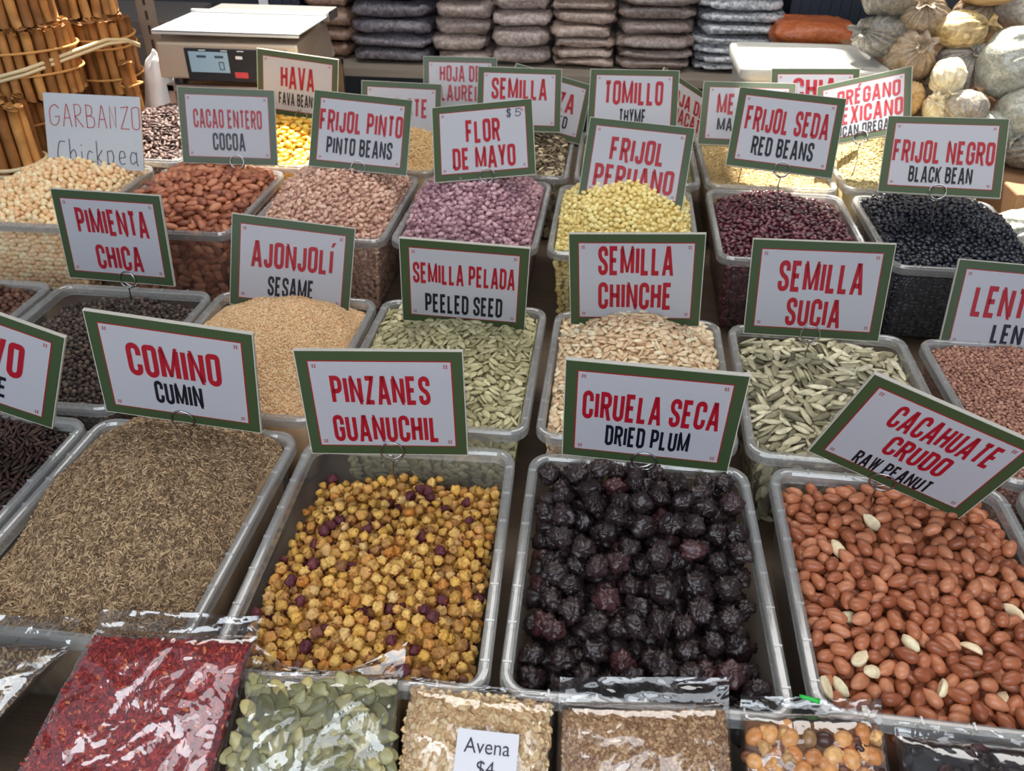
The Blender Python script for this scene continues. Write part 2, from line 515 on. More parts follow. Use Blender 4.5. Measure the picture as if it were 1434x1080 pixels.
def make_tub(name, label, cx, cy, rot, W, L, rim, floor=COUNTER, tall=None):
    h = rim - floor
    root = empty(name, mat=Matrix.Translation((cx, cy, floor)) @ Matrix.Rotation(rot, 4, 'Z'))
    hx, hy = W / 2 - .0006, L / 2 - .0006
    def lp(o, z, r=0.020): return rr_loop(hx - o - TAPER * max(0, h - .012 - z) * (z < h - .012), hy - o - TAPER * max(0, h - .012 - z) * (z < h - .012), max(.004, r - o), z)
    mb = MB()
    sweep(mb, [lp(0.0004, h - .0115), lp(0, h - .009), lp(.0002, h - .003), lp(.0014, h - .0006), lp(.003, h), lp(.0052, h), lp(.0068, h - .0006), lp(LIP, h - .003), lp(LIP, h - .0115),
               lp(LIP - .0016, h - .0115), lp(LIP - .0018, h - .0045), lp(.0018, h - .0045), lp(.0016, h - .0115), lp(.0004, h - .0115)], close=False)
    # the little moulded stops along the rim
    for s in (-1, 1):
        for k in range(-3, 4):
            y = k * L / 7.6
            mb.box((s * hx - (.0072 if s > 0 else -.0014), y - .0007, h - .001), (s * hx - (.0014 if s > 0 else -.0072), y + .0007, h + .0006))
            if abs(k) < 3:
                x = k * W / 6.2
                mb.box((x - .0007, s * hy - (.0072 if s > 0 else -.0014), h - .001), (x + .0007, s * hy - (.0014 if s > 0 else -.0072), h + .0006))
    mb.build('rim', M['rim'], root, smooth=False)
    w = MB()
    sweep(w, [lp(LIP, h - .0115), lp(LIP, h * .5), lp(LIP, .006), lp(LIP + .006, .0012)])
    b = w.build('body', M['tub'], root, smooth=True)
    tag(root, label, 'tub')
    root['_geo'] = 0
    del root['_geo']
    return root

def inner(W, L, rim, floor, z):
    o = LIP + TAPER * max(0, rim - .012 - z) + .0012
    return W / 2 - o, L / 2 - o

# name: (cx, cy, rot, W, L, rim)
TUBS = {
 'clavo':   (-0.549, 0.446, 0.00, .194, .245, RIM1), 'comino': (-0.351, 0.450, -.004, .194, .2445, RIM1),
 'pinzanes': (-0.1475, 0.442, .035, .1895, .253, RIM1), 'ciruela': (0.0495, 0.4455, .008, .1895, .250, RIM1),
 'cacahuate': (0.2535, 0.4505, -.020, .1935, .246, RIM1), 'next': (0.4565, 0.4505, -.01, .194, .245, RIM1),
 'gorda':   (-0.743, 0.708, 0.01, .194, .244, RIM2), 'pimienta': (-0.5425, 0.7095, .007, .194, .244, RIM2), 'ajonjoli': (-0.345, 0.7155, .004, .194, .244, RIM2),
 'pelada': (-0.1475, 0.7195, 0.0, .194, .244, RIM2), 'chinche': (0.0495, 0.7165, -.012, .187, .240, RIM2),
 'sucia': (0.2445, 0.7105, -.022, .191, .239, RIM2), 'lenteja': (0.452, 0.704, .004, .194, .243, RIM2),
 'garbanzo': (-0.786, 1.070, 0.02, .194, .244, RIM3), 'cacao': (-0.5765, 1.0725, .022, .193, .244, RIM3), 'pinto': (-0.370, 1.079, .004, .194, .245, RIM3),
 'flor': (-0.170, 1.081, -.008, .194, .245, RIM3), 'peruano': (0.035, 1.0735, -.008, .196, .243, RIM3),
 'seda': (0.2505, 1.085, -.012, .196, .243, RIM3), 'negro': (0.4595, 1.087, -.006, .194, .2425, RIM3),
 'jamaica': (-0.762, 1.336, 0, .194, .244, RIM4), 'hava': (-0.556, 1.336, 0, .194, .244, RIM4), 'alpiste': (-0.352, 1.340, 0, .194, .244, RIM4),
 'semilla': (-0.146, 1.342, 0, .194, .244, RIM4), 'tomillo': (0.054, 1.340, 0, .194, .244, RIM4),
 'mejorana': (0.254, 1.342, .01, .198, .244, RIM4), 'oregano': (0.459, 1.352, .01, .198, .244, RIM4),
}
TUB_LABEL = {
 'clavo': 'clear tub at the left frame edge holding dark cloves', 'comino': 'clear plastic tub heaped with brown cumin, behind the red chili bag',
 'pinzanes': 'clear plastic tub of yellow dried berries under the PINZANES sign', 'ciruela': 'clear plastic tub full of black dried plums',
 'cacahuate': 'clear plastic tub full of red skinned raw peanuts', 'next': 'clear plastic tub cut by the right frame edge beside the peanuts',
 'gorda': 'clear tub of brown allspice at the left frame edge', 'pimienta': 'clear plastic tub of black peppercorns under the PIMIENTA CHICA sign',
 'ajonjoli': 'clear plastic tub heaped with pale sesame', 'pelada': 'clear plastic tub of green peeled pumpkin seeds',
 'chinche': 'clear plastic tub heaped with cream SEMILLA CHINCHE seeds', 'sucia': 'clear plastic tub of large grey green SEMILLA SUCIA seeds',
 'lenteja': 'clear plastic tub of reddish brown lentils', 'garbanzo': 'clear plastic tub heaped with chickpeas', 'cacao': 'clear plastic tub heaped with brown cocoa beans',
 'pinto': 'clear plastic tub heaped with pinto beans', 'flor': 'clear plastic tub heaped with purple pink FLOR DE MAYO beans',
 'peruano': 'clear plastic tub heaped with pale yellow beans', 'seda': 'clear plastic tub of dark red beans', 'negro': 'clear plastic tub heaped with black beans',
 'jamaica': 'sunlit clear tub of dark dried petals behind the GARBANZO sign', 'hava': 'clear tub of yellow fava beans behind the COCOA sign',
 'alpiste': 'clear tub of tan birdseed under the ALPISTE sign', 'semilla': 'clear tub of dark striped seeds behind the FLOR DE MAYO sign',
 'tomillo': 'clear tub of dried thyme under the TOMILLO sign', 'mejorana': 'clear tub of tan dried herb behind the RED BEANS sign', 'oregano': 'clear tub heaped with pale oregano behind the BLACK BEAN sign',
}
for k, (cx, cy, rot, W, L, rim) in TUBS.items():
    make_tub('plastic_tub', TUB_LABEL[k], cx, cy, rot, W, L, rim)

# ------------------------------------------------------------------ stroke lettering
def rounded(pts, seg=5):
    """polyline of (x,y) or (x,y,r): corners with r are rounded"""
    out = []
    for i, p in enumerate(pts):
        if len(p) == 3 and 0 < i < len(pts) - 1:
            c = np.array(p[:2]); a = np.array(pts[i - 1][:2]) - c; b = np.array(pts[i + 1][:2]) - c
            la, lb = np.linalg.norm(a), np.linalg.norm(b); r = min(p[2], la * .5, lb * .5)
            A = c + a / la * r; B = c + b / lb * r
            for k in range(seg + 1):
                t = k / seg; out.append(tuple((1 - t) ** 2 * A + 2 * t * (1 - t) * (c * .85 + (A + B) * .075) + t * t * B))
        else: out.append(tuple(p[:2]))
    return out

def strip(pts, t):
    """constant width ribbon along a polyline with mitred corners -> quads in 2D"""
    P = [np.array(p, float) for p in pts]; Q = [P[0]]
    for p in P[1:]:
        if np.linalg.norm(p - Q[-1]) > 1e-6: Q.append(p)
    P = Q; n = len(P); L = []
    for i in range(n):
        d0 = P[i] - P[i - 1] if i > 0 else P[1] - P[0]
        d1 = P[i + 1] - P[i] if i < n - 1 else d0
        d0 = d0 / np.linalg.norm(d0); d1 = d1 / np.linalg.norm(d1)
        n0 = np.array([-d0[1], d0[0]]); n1 = np.array([-d1[1], d1[0]])
        mm = n0 + n1; mm /= max(np.linalg.norm(mm), 1e-6); k = 1 / max(.4, mm @ n0)
        L.append((P[i] + mm * t / 2 * k, P[i] - mm * t / 2 * k))
    V = [q for ab in L for q in ab]
    return V, [(2 * i, 2 * i + 1, 2 * i + 3, 2 * i + 2) for i in range(n - 1)]

r_ = .3
GL = {  # (relative width, strokes) in a unit box; 'd' strokes are diagonals with level ends
 'A': (1.22, [('d', 0, 0, .46, 1), ('d', 1, 0, .54, 1), [(.2, .24), (.8, .24)]]),
 'B': (1, [[(0, 0), (0, 1), (.94, 1, r_), (.94, .53, r_), (0, .53)], [(0, .53), (1, .53, r_), (1, 0, r_), (0, 0)]]),
 'C': (1, [[(1, .66), (1, 1, r_), (0, 1, r_), (0, 0, r_), (1, 0, r_), (1, .34)]]),
 'D': (1, [[(0, 0), (0, 1), (1, 1, r_), (1, 0, r_), (0, 0)], [(0, 0), (0, .2)]]),
 'E': (.9, [[(1, 1), (0, 1), (0, 0), (1, 0)], [(0, .52), (.85, .52)]]),
 'F': (.9, [[(1, 1), (0, 1), (0, 0)], [(0, .52), (.85, .52)]]),
 'G': (1, [[(1, .66), (1, 1, r_), (0, 1, r_), (0, 0, r_), (1, 0, r_), (1, .46), (.55, .46)]]),
 'H': (1.02, [[(0, 0), (0, 1)], [(1, 0), (1, 1)], [(0, .52), (1, .52)]]),
 'I': (0, [[(.5, 0), (.5, 1)]]),
 'J': (.8, [[(1, 1), (1, 0, r_), (0, 0, r_), (0, .28)]]),
 'K': (1, [[(0, 0), (0, 1)], ('d', .0, .36, 1, 1), ('d', .35, .6, 1, 0)]),
 'L': (.86, [[(0, 1), (0, 0), (1, 0)]]),
 'M': (1.6, [[(0, 0), (0, 1)], [(1, 0), (1, 1)], ('d', 0, 1, .5, 0.1), ('d', 1, 1, .5, 0.1)]),
 'N': (1.16, [[(0, 0), (0, 1)], [(1, 0), (1, 1)], ('d', 0, 1, 1, 0)]),
 'O': (1, [[(.5, 1), (0, 1, r_), (0, 0, r_), (1, 0, r_), (1, 1, r_), (.5, 1)]]),
 'P': (.98, [[(0, 0), (0, 1), (1, 1, r_), (1, .46, r_), (0, .46)]]),
 'R': (1, [[(0, 0), (0, 1), (1, 1, r_), (1, .5, r_), (0, .5)], ('d', .55, .5, 1, 0)]),
 'S': (.98, [[(1, .7), (1, 1, r_), (0, 1, r_), (0, .58, r_), (1, .42, r_), (1, 0, r_), (0, 0, r_), (0, .3)]]),
 'T': (.94, [[(0, 1), (1, 1)], [(.5, 1), (.5, 0)]]),
 'U': (1, [[(0, 1), (0, 0, r_), (1, 0, r_), (1, 1)]]),
 'V': (1.16, [('d', 0, 1, .46, 0), ('d', 1, 1, .54, 0)]),
 'W': (1.5, [('d', 0, 1, .24, 0), ('d', .48, 1, .26, 0), ('d', .52, 1, .74, 0), ('d', 1, 1, .76, 0)]),
 'X': (1, [('d', 0, 0, 1, 1), ('d', 0, 1, 1, 0)]),
 'Y': (1, [('d', 0, 1, .5, .42), ('d', 1, 1, .5, .42), [(.5, .5), (.5, 0)]]),
 'Z': (.96, [[(0, 1), (1, 1)], [(0, 0), (1, 0)], ('d', 0, 0, 1, 1)]),
 'É': (.86, [[(1, 1), (0, 1), (0, 0), (1, 0)], [(0, .52), (.85, .52)], ('a', .5, 1.1)]),
 'Í': (0, [[(.5, 0), (.5, 1)], ('a', .5, 1.1)]),
}
def text_polys(s, w, h, t=0.163, gap=0.070, base=0.30):
    """condensed capitals filling a w x h box centred on 0 -> list of (V2, F)"""
    x = 0; cells = []
    for ch in s:
        if ch == ' ': x += .26; continue
        k = GL[ch][0]; cw = t + base * k if k else t
        cells.append((ch, x, cw)); x += cw + gap
    tot = x - gap; sx = w / tot; out = []
    for ch, x0, cw in cells:
        iw = cw - t
        def mp(p): return (x0 + t / 2 + p[0] * iw, t / 2 + p[1] * (1 - t)) + tuple(p[2:])
        for st in GL[ch][1]:
            if st[0] == 'd':
                _, xa, ya, xb, yb = st
                A = np.array([x0 + t / 2 + xa * iw, ya]); B = np.array([x0 + t / 2 + xb * iw, yb])
                hw = t / 2 * (.68 if ch in 'MNW' else .95)
                V = [A + (hw, 0), A - (hw, 0), B - (hw, 0), B + (hw, 0)]; F = [(0, 1, 2, 3)] if ya > yb else [(0, 3, 2, 1)]
            elif st[0] == 'a':
                cx = x0 + cw / 2; V = [np.array(q) for q in ((cx - .05, 1.06), (cx + .06, 1.06), (cx + .19, 1.24), (cx + .03, 1.24))]; F = [(0, 1, 2, 3)]
            else: V, F = strip(rounded([mp(p) for p in st]), t)
            out.append(([((v[0] - tot / 2) * sx, (v[1] - .5) * h) for v in V], F))
    return out

HAND = {  # felt-pen letters, unit box
 'g': (1, [[(.95, .8), (.6, 1, .3), (0, .8, .4), (0, .1, .4), (.6, 0, .3), (.95, .3, .2), (.95, .45), (.5, .42)]]),
 'A': (.9, [[(0, 0), (.45, 1), (.55, .95), (.95, 0)], [(.15, .38), (.85, .4)]]),
 'R': (.85, [[(.05, 0), (0, 1), (.7, 1, .3), (.8, .6, .3), (.05, .48), (.95, 0)]]),
 'B': (.85, [[(.05, 0), (0, 1), (.7, .98, .3), (.7, .55, .3), (.05, .52)], [(.05, .52), (.95, .5, .3), (.95, 0, .3), (.0, 0)]]),
 'N': (.8, [[(.0, 0), (.05, 1), (.75, .05), (.8, 1)]]),
 'Z': (.85, [[(.05, .95), (.95, 1), (.0, .02), (1, .0)]]),
 'O': (.75, [[(.5, 1), (.0, .95, .4), (.0, 0, .4), (1, 0, .4), (1, 1, .4), (.45, 1)]]),
 'c': (.8, [[(.95, .95), (.3, 1, .4), (.0, .4, .4), (.1, 0, .3), (.6, .05)]]),
 'h': (.6, [[(.0, 1.1), (.0, 0)], [(.0, .4), (.5, .65, .3), (.85, .5, .3), (.85, 0)]]),
 'i': (.2, [[(.5, .55), (.5, 0)], [(.5, .8), (.52, .86)]]),
 'C': (.6, [[(.9, .5), (.4, .62, .3), (.0, .3, .3), (.3, 0, .3), (.9, .1)]]),
 'k': (.6, [[(.0, 1.05), (.0, 0)], [(.8, .65), (.05, .28), (.9, 0)]]),
 'p': (.65, [[(.0, .62), (.05, -.35)], [(.0, .55), (.6, .68, .3), (.9, .3, .3), (.5, .0, .3), (.05, .05)]]),
 'e': (.65, [[(.05, .3), (.9, .36), (.8, .62, .3), (.3, .65, .3), (.0, .3, .3), (.3, 0, .3), (.9, .08)]]),
 'a': (.7, [[(.85, .5), (.4, .66, .3), (.0, .3, .3), (.3, 0, .3), (.8, .2)], [(.88, .62), (.9, .1), (1.05, -.02)]]),
 '$': (.7, [[(.9, .8), (.5, .95, .3), (.05, .75, .3), (.9, .3, .3), (.5, .02, .3), (.05, .2)], [(.35, 1.1), (.35, -.1)], [(.6, 1.1), (.6, -.1)]]),
 '5': (.7, [[(.95, .95), (.2, .92), (.15, .5), (.7, .62, .3), (.95, .2, .3), (.5, -.03, .3), (.0, .15)]]),
}
def hand_polys(keys, w, h, t):
    x = 0; cells = []
    for k in keys: cells.append((k, x)); x += HAND[k][0] * .62 + .2
    tot = x - .2; out = []
    for k, x0 in cells:
        for st in HAND[k][1]:
            V, F = strip(rounded([((x0 + p[0] * HAND[k][0] * .62 - tot / 2) * w / tot, (p[1] - .5) * h) + tuple(q * h for q in p[2:]) for p in st], 4), t)
            out.append(([tuple(v) for v in V], F))
    return out

# ------------------------------------------------------------------ price signs on wire clips
M['paper'] = mat('sign_paper', rgb(216, 222, 230, 1.0), 0.38, coat=0.15, bump=0.05, bscale=7, stretch=(.3, 1, 6))
M['green'] = mat('sign_green', rgb(58, 76, 46), 0.45, coat=0.1)
M['red'] = mat('sign_red', rgb(160, 8, 34), 0.45, coat=0.1)
M['black'] = mat('sign_black', rgb(16, 16, 28), 0.45, coat=0.1)
M['core'] = mat('sign_edge_foam', rgb(226, 222, 212), 0.7)
M['cardboard_back'] = mat('sign_back', rgb(205, 198, 186), 0.7)
M['pen_red'] = mat('pen_red', rgb(176, 60, 66), 0.6)
M['pen_black'] = mat('pen_black', rgb(60, 58, 78), 0.6)
def translucent(mt, k):
    nt = mt.node_tree; p = nt.nodes['Principled BSDF']
    t = nt.nodes.new('ShaderNodeBsdfTranslucent'); t.inputs[0].default_value = p.inputs['Base Color'].default_value
    m = nt.nodes.new('ShaderNodeMixShader'); m.inputs[0].default_value = k
    link(nt, p.outputs[0], m.inputs[1]); link(nt, t.outputs[0], m.inputs[2]); link(nt, m.outputs[0], nt.nodes['Material Output'].inputs[0])
translucent(M['paper'], .4); translucent(M['core'], .4); translucent(M['cardboard_back'], .45)
SW, SH, ST = 0.1395, 0.108, 0.0032
RD, BK = 3, 4
SIGN_QUADS = []

def eul(rx, ry, rz):
    return Matrix.Rotation(math.radians(rz), 4, 'Z') @ Matrix.Rotation(math.radians(rx), 4, 'X') @ Matrix.Rotation(math.radians(ry), 4, 'Y')

def make_sign(label, pose, lines, hand=False, price=None, clip=0.0, stem=0.05, shear=0.0, blue_edge=False):
    x, y, z, rx, ry, rz, sc = pose
    loc = Vector((x / 2, y / 2, (z - 1.62) / 2 + CAM_Z))
    MW = Matrix.Translation(loc) @ eul(rx, ry, rz)
    root = empty('price_sign', mat=MW)
    w, h = SW * sc, SH * sc
    mb = MB(); mb.box((-w / 2, -ST / 2, -h / 2), (w / 2, ST / 2, h / 2), 0)
    y0 = -ST / 2
    def flat(V2, F, d, mi): mb.add([(p[0] + shear * p[1], y0 - d, p[1]) for p in V2], F, mi)
    def rect(a, b, c, d_, dep, mi): flat([(a, b), (c, b), (c, d_), (a, d_)], [(0, 1, 2, 3)], dep, mi)
    if not hand:
        e = .0008
        rect(-w / 2 + e, -h / 2 + e, w / 2 - e, h / 2 - e, .00015, 2)
        bw = .0098 * sc
        rect(-w / 2 + bw, -h / 2 + bw, w / 2 - bw, h / 2 - bw, .0003, RD)
        bw += .0009
        rect(-w / 2 + bw, -h / 2 + bw, w / 2 - bw, h / 2 - bw, .00045, 1)
        for sx in (-1, 1):          # little corner marks
            for sz in (-1, 1):
                px, pz = sx * (w / 2 - bw - .0042), sz * (h / 2 - bw - .0042)
                for q in (-1, 1):
                    rect(px - .0019, pz + q * .0009 - .00022, px + .0019, pz + q * .0009 + .00022, .0006, RD)
                    rect(px + q * .0009 - .00022, pz - .0019, px + q * .0009 + .00022, pz + .0019, .0006, RD)
    else:
        rect(-w / 2, -h / 2, w / 2, h / 2, .0003, 1)
    for (s, c, cx, cy, fw, fh) in lines:
        ps = hand_polys(s, fw * w, fh * h, .0013) if hand else text_polys(s, fw * w, fh * h)
        for V2, F in ps:
            flat([(p[0] + (cx - .5) * w, p[1] + (.5 - cy) * h) for p in V2], F, .0008, c)
    if price:
        for V2, F in hand_polys(['$', '5'], .021, .0115, .0012):
            flat([(p[0] + .31 * w, p[1] + .335 * h) for p in V2], F, .0008, 6)
    mats = [M['core'], M['paper'], M['green'], M['pen_red'] if hand else M['red'], M['pen_black'] if hand else M['black'], M['cardboard_back'], M['pen_black']]
    b = mb.build('panel', mats, root)
    b.data.polygons[3].material_index = 0
    # wire clip: a double ring that grips the lower edge and a stem pushed into the heap
    if clip is not None:
        R0 = .0098; pts = []
        c0 = Vector((clip * w, 0, -h / 2 + .004))
        for k in range(0, 41):
            a = math.radians(-90 + 720 * k / 40)
            yy = -ST / 2 - .0016 if k <= 20 else ST / 2 + .0016
            if 18 < k < 23: yy = (-ST / 2 - .0016) + (ST + .0032) * (k - 18) / 5
            pts.append(c0 + Vector((R0 * math.cos(a), yy, R0 * math.sin(a))))
        dn = (eul(rx, ry, rz).to_3x3().transposed() @ Vector((0, 0.0, -1))).normalized()
        p0 = pts[0]
        pre = [p0 + dn * stem, p0 + dn * stem * .55 + Vector((.0018, 0, 0)), p0 + dn * stem * .25 + Vector((-.001, 0, 0)), p0 + dn * .004]
        if rx > -25: pre = [Vector((q.x, q.y, q.z)) for q in pre]
        MB().tube(pre + pts, .00085, 6).build('wire_clip', M['wire'], root, smooth=True)
    tag(root, label, 'sign', 'price signs standing in the tubs')
    hw, hh = w / 2, h / 2
    SIGN_QUADS.append([MW @ Vector(p) for p in ((-hw, 0, -hh), (hw, 0, -hh), (hw, 0, hh), (-hw, 0, hh))])
    return root

def two(a, b, wa=.6, wb=.45, ca=.38, cb=.70, ha=.29, hb=.22, cxa=.5, cxb=.5, c2=BK):
    return [(a, RD, cxa, ca, wa, ha), (b, c2, cxb, cb, wb, hb)]

make_sign('plain white card with handwritten GARBANZO Chickpea', (-1.514, 2.310, 0.855, -19.8, 3.5, 10.9, 0.987),
          [(['g', 'A', 'R', 'B', 'A', 'N', 'Z', 'O'], RD, .52, .29, .93, .30), (['c', 'h', 'i', 'C', 'k', 'p', 'e', 'a'], BK, .52, .78, .84, .30)], hand=True, clip=None)
make_sign('green bordered sign reading CACAO ENTERO COCOA', (-1.093, 2.313, 0.888, -16.2, 2.9, 10.8, 0.984), two('CACAO ENTERO', 'COCOA', .71, .34, .40, .70, .25, .235), clip=.07)
make_sign('green bordered sign reading HAVA FAVA BEANS, lit from behind', (-1.046, 2.792, 0.885, -3.6, 7.3, 6.5, 0.970), two('HAVA', 'FAVA BEANS', .42, .47, .38, .72, .35, .2), clip=.05)
make_sign('green bordered sign reading FRIJOL PINTO PINTO BEANS', (-0.676, 2.242, 0.908, -31.1, 6.8, 10.6, 0.977), two('FRIJOL PINTO', 'PINTO BEANS', .84, .67, .38, .70, .29, .23), clip=0)
make_sign('green bordered sign reading ALPISTE', (-0.692, 2.786, 0.806, -25.7, 3.2, 9.8, 0.970), [('ALPISTE', RD, .52, .40, .62, .30)], clip=0)
make_sign('bright green bordered sign reading HOJA DE LAUREL', (-0.542, 3.106, 0.821, -18.3, 0.9, 6.9, 0.970), two('HOJA DE', 'LAUREL', .56, .54, .28, .60, .27, .27, c2=RD), clip=0, stem=.06)
make_sign('green bordered sign reading SEMILLA behind the FLOR DE MAYO sign', (-0.280, 2.696, 0.894, -38.3, 1.7, 7.1, 0.970), [('SEMILLA', RD, .5, .34, .66, .34)], clip=0)
make_sign('green bordered sign reading FLOR DE MAYO with a handwritten $5', (-0.322, 2.185, 0.919, -40.0, -8.2, -1.4, 0.982), two('FLOR', 'DE MAYO', .34, .62, .37, .72, .31, .29, c2=RD), price=True, clip=.02)
make_sign('tilted sign reading LINAZA FLAX SEED, mostly hidden', (-0.195, 2.825, 0.847, -33.9, 18.8, 18.7, 0.970), two('LINAZA', 'FLAX SEED', .66, .56, .40, .72, .32, .2), clip=.15)
make_sign('green bordered sign reading TOMILLO THYME', (0.080, 2.597, 0.924, -39.4, -1.2, -1.3, 0.970), two('TOMILLO', 'THYME', .66, .30, .36, .72, .37, .24), clip=0)
make_sign('narrow turned sign reading HOJA DE AGUACATE', (0.274, 3.013, 0.788, -24.5, 33.6, 47.6, 0.970), two('HOJA DE', 'AGUACATE', .72, .85, .34, .62, .25, .25, c2=RD), clip=0, stem=.06)
make_sign('green bordered sign reading MEJORANA MARJORAM behind the RED BEANS sign', (0.419, 2.564, 0.912, -45.4, -3.0, -8.3, 0.970), two('MEJORANA', 'MARJORAM', .74, .62, .36, .68, .33, .2, cxa=.54), clip=0)
make_sign('overexposed sign reading CHIA in front of the white bin', (0.651, 2.755, 0.908, -36.4, -2.4, -2.2, 0.970), [('CHIA', RD, .5, .32, .5, .34)], clip=0)
make_sign('warm lit sign reading ORÉGANO MEXICANO', (0.761, 2.613, 0.929, -39.4, -26.4, -41.1, 0.970),
          [('ORÉGANO', RD, .56, .29, .66, .25), ('MEXICANO', RD, .54, .58, .76, .27), ('MEXICAN OREGANO', BK, .5, .82, .8, .16)], clip=0)
make_sign('green bordered sign reading FRIJOL SEDA RED BEANS', (0.479, 2.271, 0.949, -35.1, 3.0, -6.0, 0.994), two('FRIJOL SEDA', 'RED BEANS', .78, .58, .38, .71, .32, .24), clip=.03)
make_sign('green bordered sign reading FRIJOL NEGRO BLACK BEAN', (0.853, 2.164, 0.937, -45.3, -6.9, -20.1, 0.998), two('FRIJOL NEGRO', 'BLACK BEAN', .83, .52, .46, .75, .30, .21), clip=.0)
make_sign('green bordered sign reading FRIJOL PERUANO, half sunk in yellow beans', (0.088, 2.166, 0.883, -31.5, 2.4, -4.9, 0.996), two('FRIJOL', 'PERUANO', .52, .76, .36, .70, .30, .30, c2=RD), clip=None)
make_sign('green bordered sign reading PIMIENTA CHICA', (-1.103, 1.646, 0.832, -8.7, -1.0, -4.6, 0.978), two('PIMIENTA', 'CHICA', .66, .43, .33, .72, .29, .28, c2=RD, cxa=.52, cxb=.53), clip=.07)
make_sign('green bordered sign reading AJONJOLÍ SESAME', (-0.677, 1.621, 0.798, -13.1, 9.0, 11.8, 0.957), two('AJONJOLÍ', 'SESAME', .67, .38, .40, .74, .29, .22), clip=0)
make_sign('green bordered sign reading SEMILLA PELADA PEELED SEED', (-0.275, 1.557, 0.810, 6.7, 2.8, 2.2, 0.972), two('SEMILLA PELADA', 'PEELED SEED', .80, .62, .38, .74, .25, .24), clip=None)
make_sign('green bordered sign reading SEMILLA CHINCHE', (0.084, 1.548, 0.848, 0.0, -3.7, -1.2, 0.971), two('SEMILLA', 'CHINCHE', .56, .56, .28, .66, .31, .30, c2=RD), clip=0)
make_sign('green bordered sign reading SEMILLA SUCIA', (0.452, 1.567, 0.840, -6.0, -3.8, -7.1, 0.966), two('SEMILLA', 'SUCIA', .61, .40, .36, .73, .32, .30, c2=RD, cxa=.52), clip=0)
make_sign('green bordered sign reading LENTEJA LENTIL at the right frame edge', (0.895, 1.668, 0.766, -16.6, 1.0, -2.9, 0.940), two('LENTEJA', 'LENTIL', .74, .44, .42, .75, .34, .22, cxa=.55, cxb=.6), clip=.1)
make_sign('green bordered sign reading PINZANES GUANUCHIL', (-0.327, 1.070, 0.838, -0.2, -1.0, 4.7, 0.958), two('PINZANES', 'GUANUCHIL', .60, .66, .36, .73, .27, .265, c2=RD, cxa=.49), clip=0.02)
make_sign('green bordered sign reading CIRUELA SECA DRIED PLUM', (0.100, 1.047, 0.867, 8.6, 0.1, -2.6, 0.960), two('CIRUELA SECA', 'DRIED PLUM', .78, .49, .42, .72, .29, .22), clip=.0)
make_sign('steeply tilted sign reading CACAHUATE CRUDO RAW PEANUT', (0.517, 1.068, 0.828, 11.2, 17.0, -15.3, 0.942),
          [('CACAHUATE', RD, .55, .28, .62, .25), ('CRUDO', RD, .52, .565, .37, .23), ('RAW PEANUT', BK, .48, .82, .48, .16)], clip=-.02)
make_sign('green bordered sign reading COMINO CUMIN', (-0.672, 1.067, 0.871, 3.3, 6.7, 1.9, 0.963), two('COMINO', 'CUMIN', .57, .30, .40, .70, .32, .23), clip=0)
make_sign('sign reading CLAVO CLOVE cut by the left frame edge', (-1.011, 1.057, 0.885, 0.7, 23.3, 4.2, 0.959), two('CLAVO', 'CLOVE', .56, .40, .40, .72, .36, .22), clip=0)
make_sign('sign at the left frame edge with only its right border in view', (-1.778, 1.934, 0.658, 9.5, 10.8, 17.6, 0.970), [], clip=None)
# ------------------------------------------------------------------ what blocks the camera's view (to pick the seeds that show)
# ------------------------------------------------------------------ front bags: corners (x, distance up the slope); they lean on the tub rims
S_DIR = Vector((0, .840, .542)); S_N = Vector((0, -.542, .840)); S_O = Vector((0, .315, .946))
def slope_pt(x, s, n=0.0): return S_O + Vector((x, 0, 0)) + S_DIR * s + S_N * n
BAGS = {
 'cumin_bag':  dict(c=((-.455, .000), (-.327, .006), (-.420, -.14), (-.560, -.14)), D=.012, off=-.002),
 'chili_bag':  dict(c=((-.312, .018), (-.202, .024), (-.218, -.175), (-.365, -.175)), D=.013, off=.002),
 'pepita_bag': dict(c=((-.203, -.001), (-.104, .010), (-.088, -.175), (-.212, -.180)), D=.015, off=-.001),
 'oat_bag':    dict(c=((-.100, .005), (-.006, .004), (-.002, -.175), (-.096, -.180)), D=.017, off=-.004),
 'brown_bag':  dict(c=((-.004, .003), (.101, .013), (.114, -.175), (.003, -.180)), D=.016, off=-.002),
 'nut_bag':    dict(c=((.108, .008), (.193, .014), (.207, -.175), (.113, -.180)), D=.012, off=-.003),
 'black_bag':  dict(c=((.201, .004), (.330, .004), (.335, -.185), (.212, -.185)), D=.012, off=-.006),
}
def bag_uv(b, u, v, n=0.0):
    """u,v in 0..1 (v=1 at the top)"""
    (tl, tr, br, bl) = [np.array(q) for q in b['c']]
    p = (1 - v) * ((1 - u) * bl + u * br) + v * ((1 - u) * tl + u * tr)
    return slope_pt(p[0], p[1], b['off'] + n)

verts = [p for q in SIGN_QUADS for p in q]; polys = [tuple(range(4 * i, 4 * i + 4)) for i in range(len(SIGN_QUADS))]
for b in BAGS.values():
    k = len(verts); verts += [bag_uv(b, *q, .012) for q in ((0, 0), (1, 0), (1, 1), (0, 1))]; polys.append((k, k + 1, k + 2, k + 3))
BLOCK = BVHTree.FromPolygons(verts, polys)
R3 = [Vector(r) for r in R_CAM]
def to_px(p):
    q = Vector(p) - CAM; c = q.dot(R3[2])
    return (717 + 1156 * q.dot(R3[0]) / c, 540 - 1156 * q.dot(R3[1]) / c, c)
def shown(p):
    x, y, c = to_px(p)
    if c < .1 or not (-6 < x < 1440 and -6 < y < 1086): return False
    d = Vector(p) - CAM
    return BLOCK.ray_cast(CAM, d.normalized(), d.length - .002)[0] is None

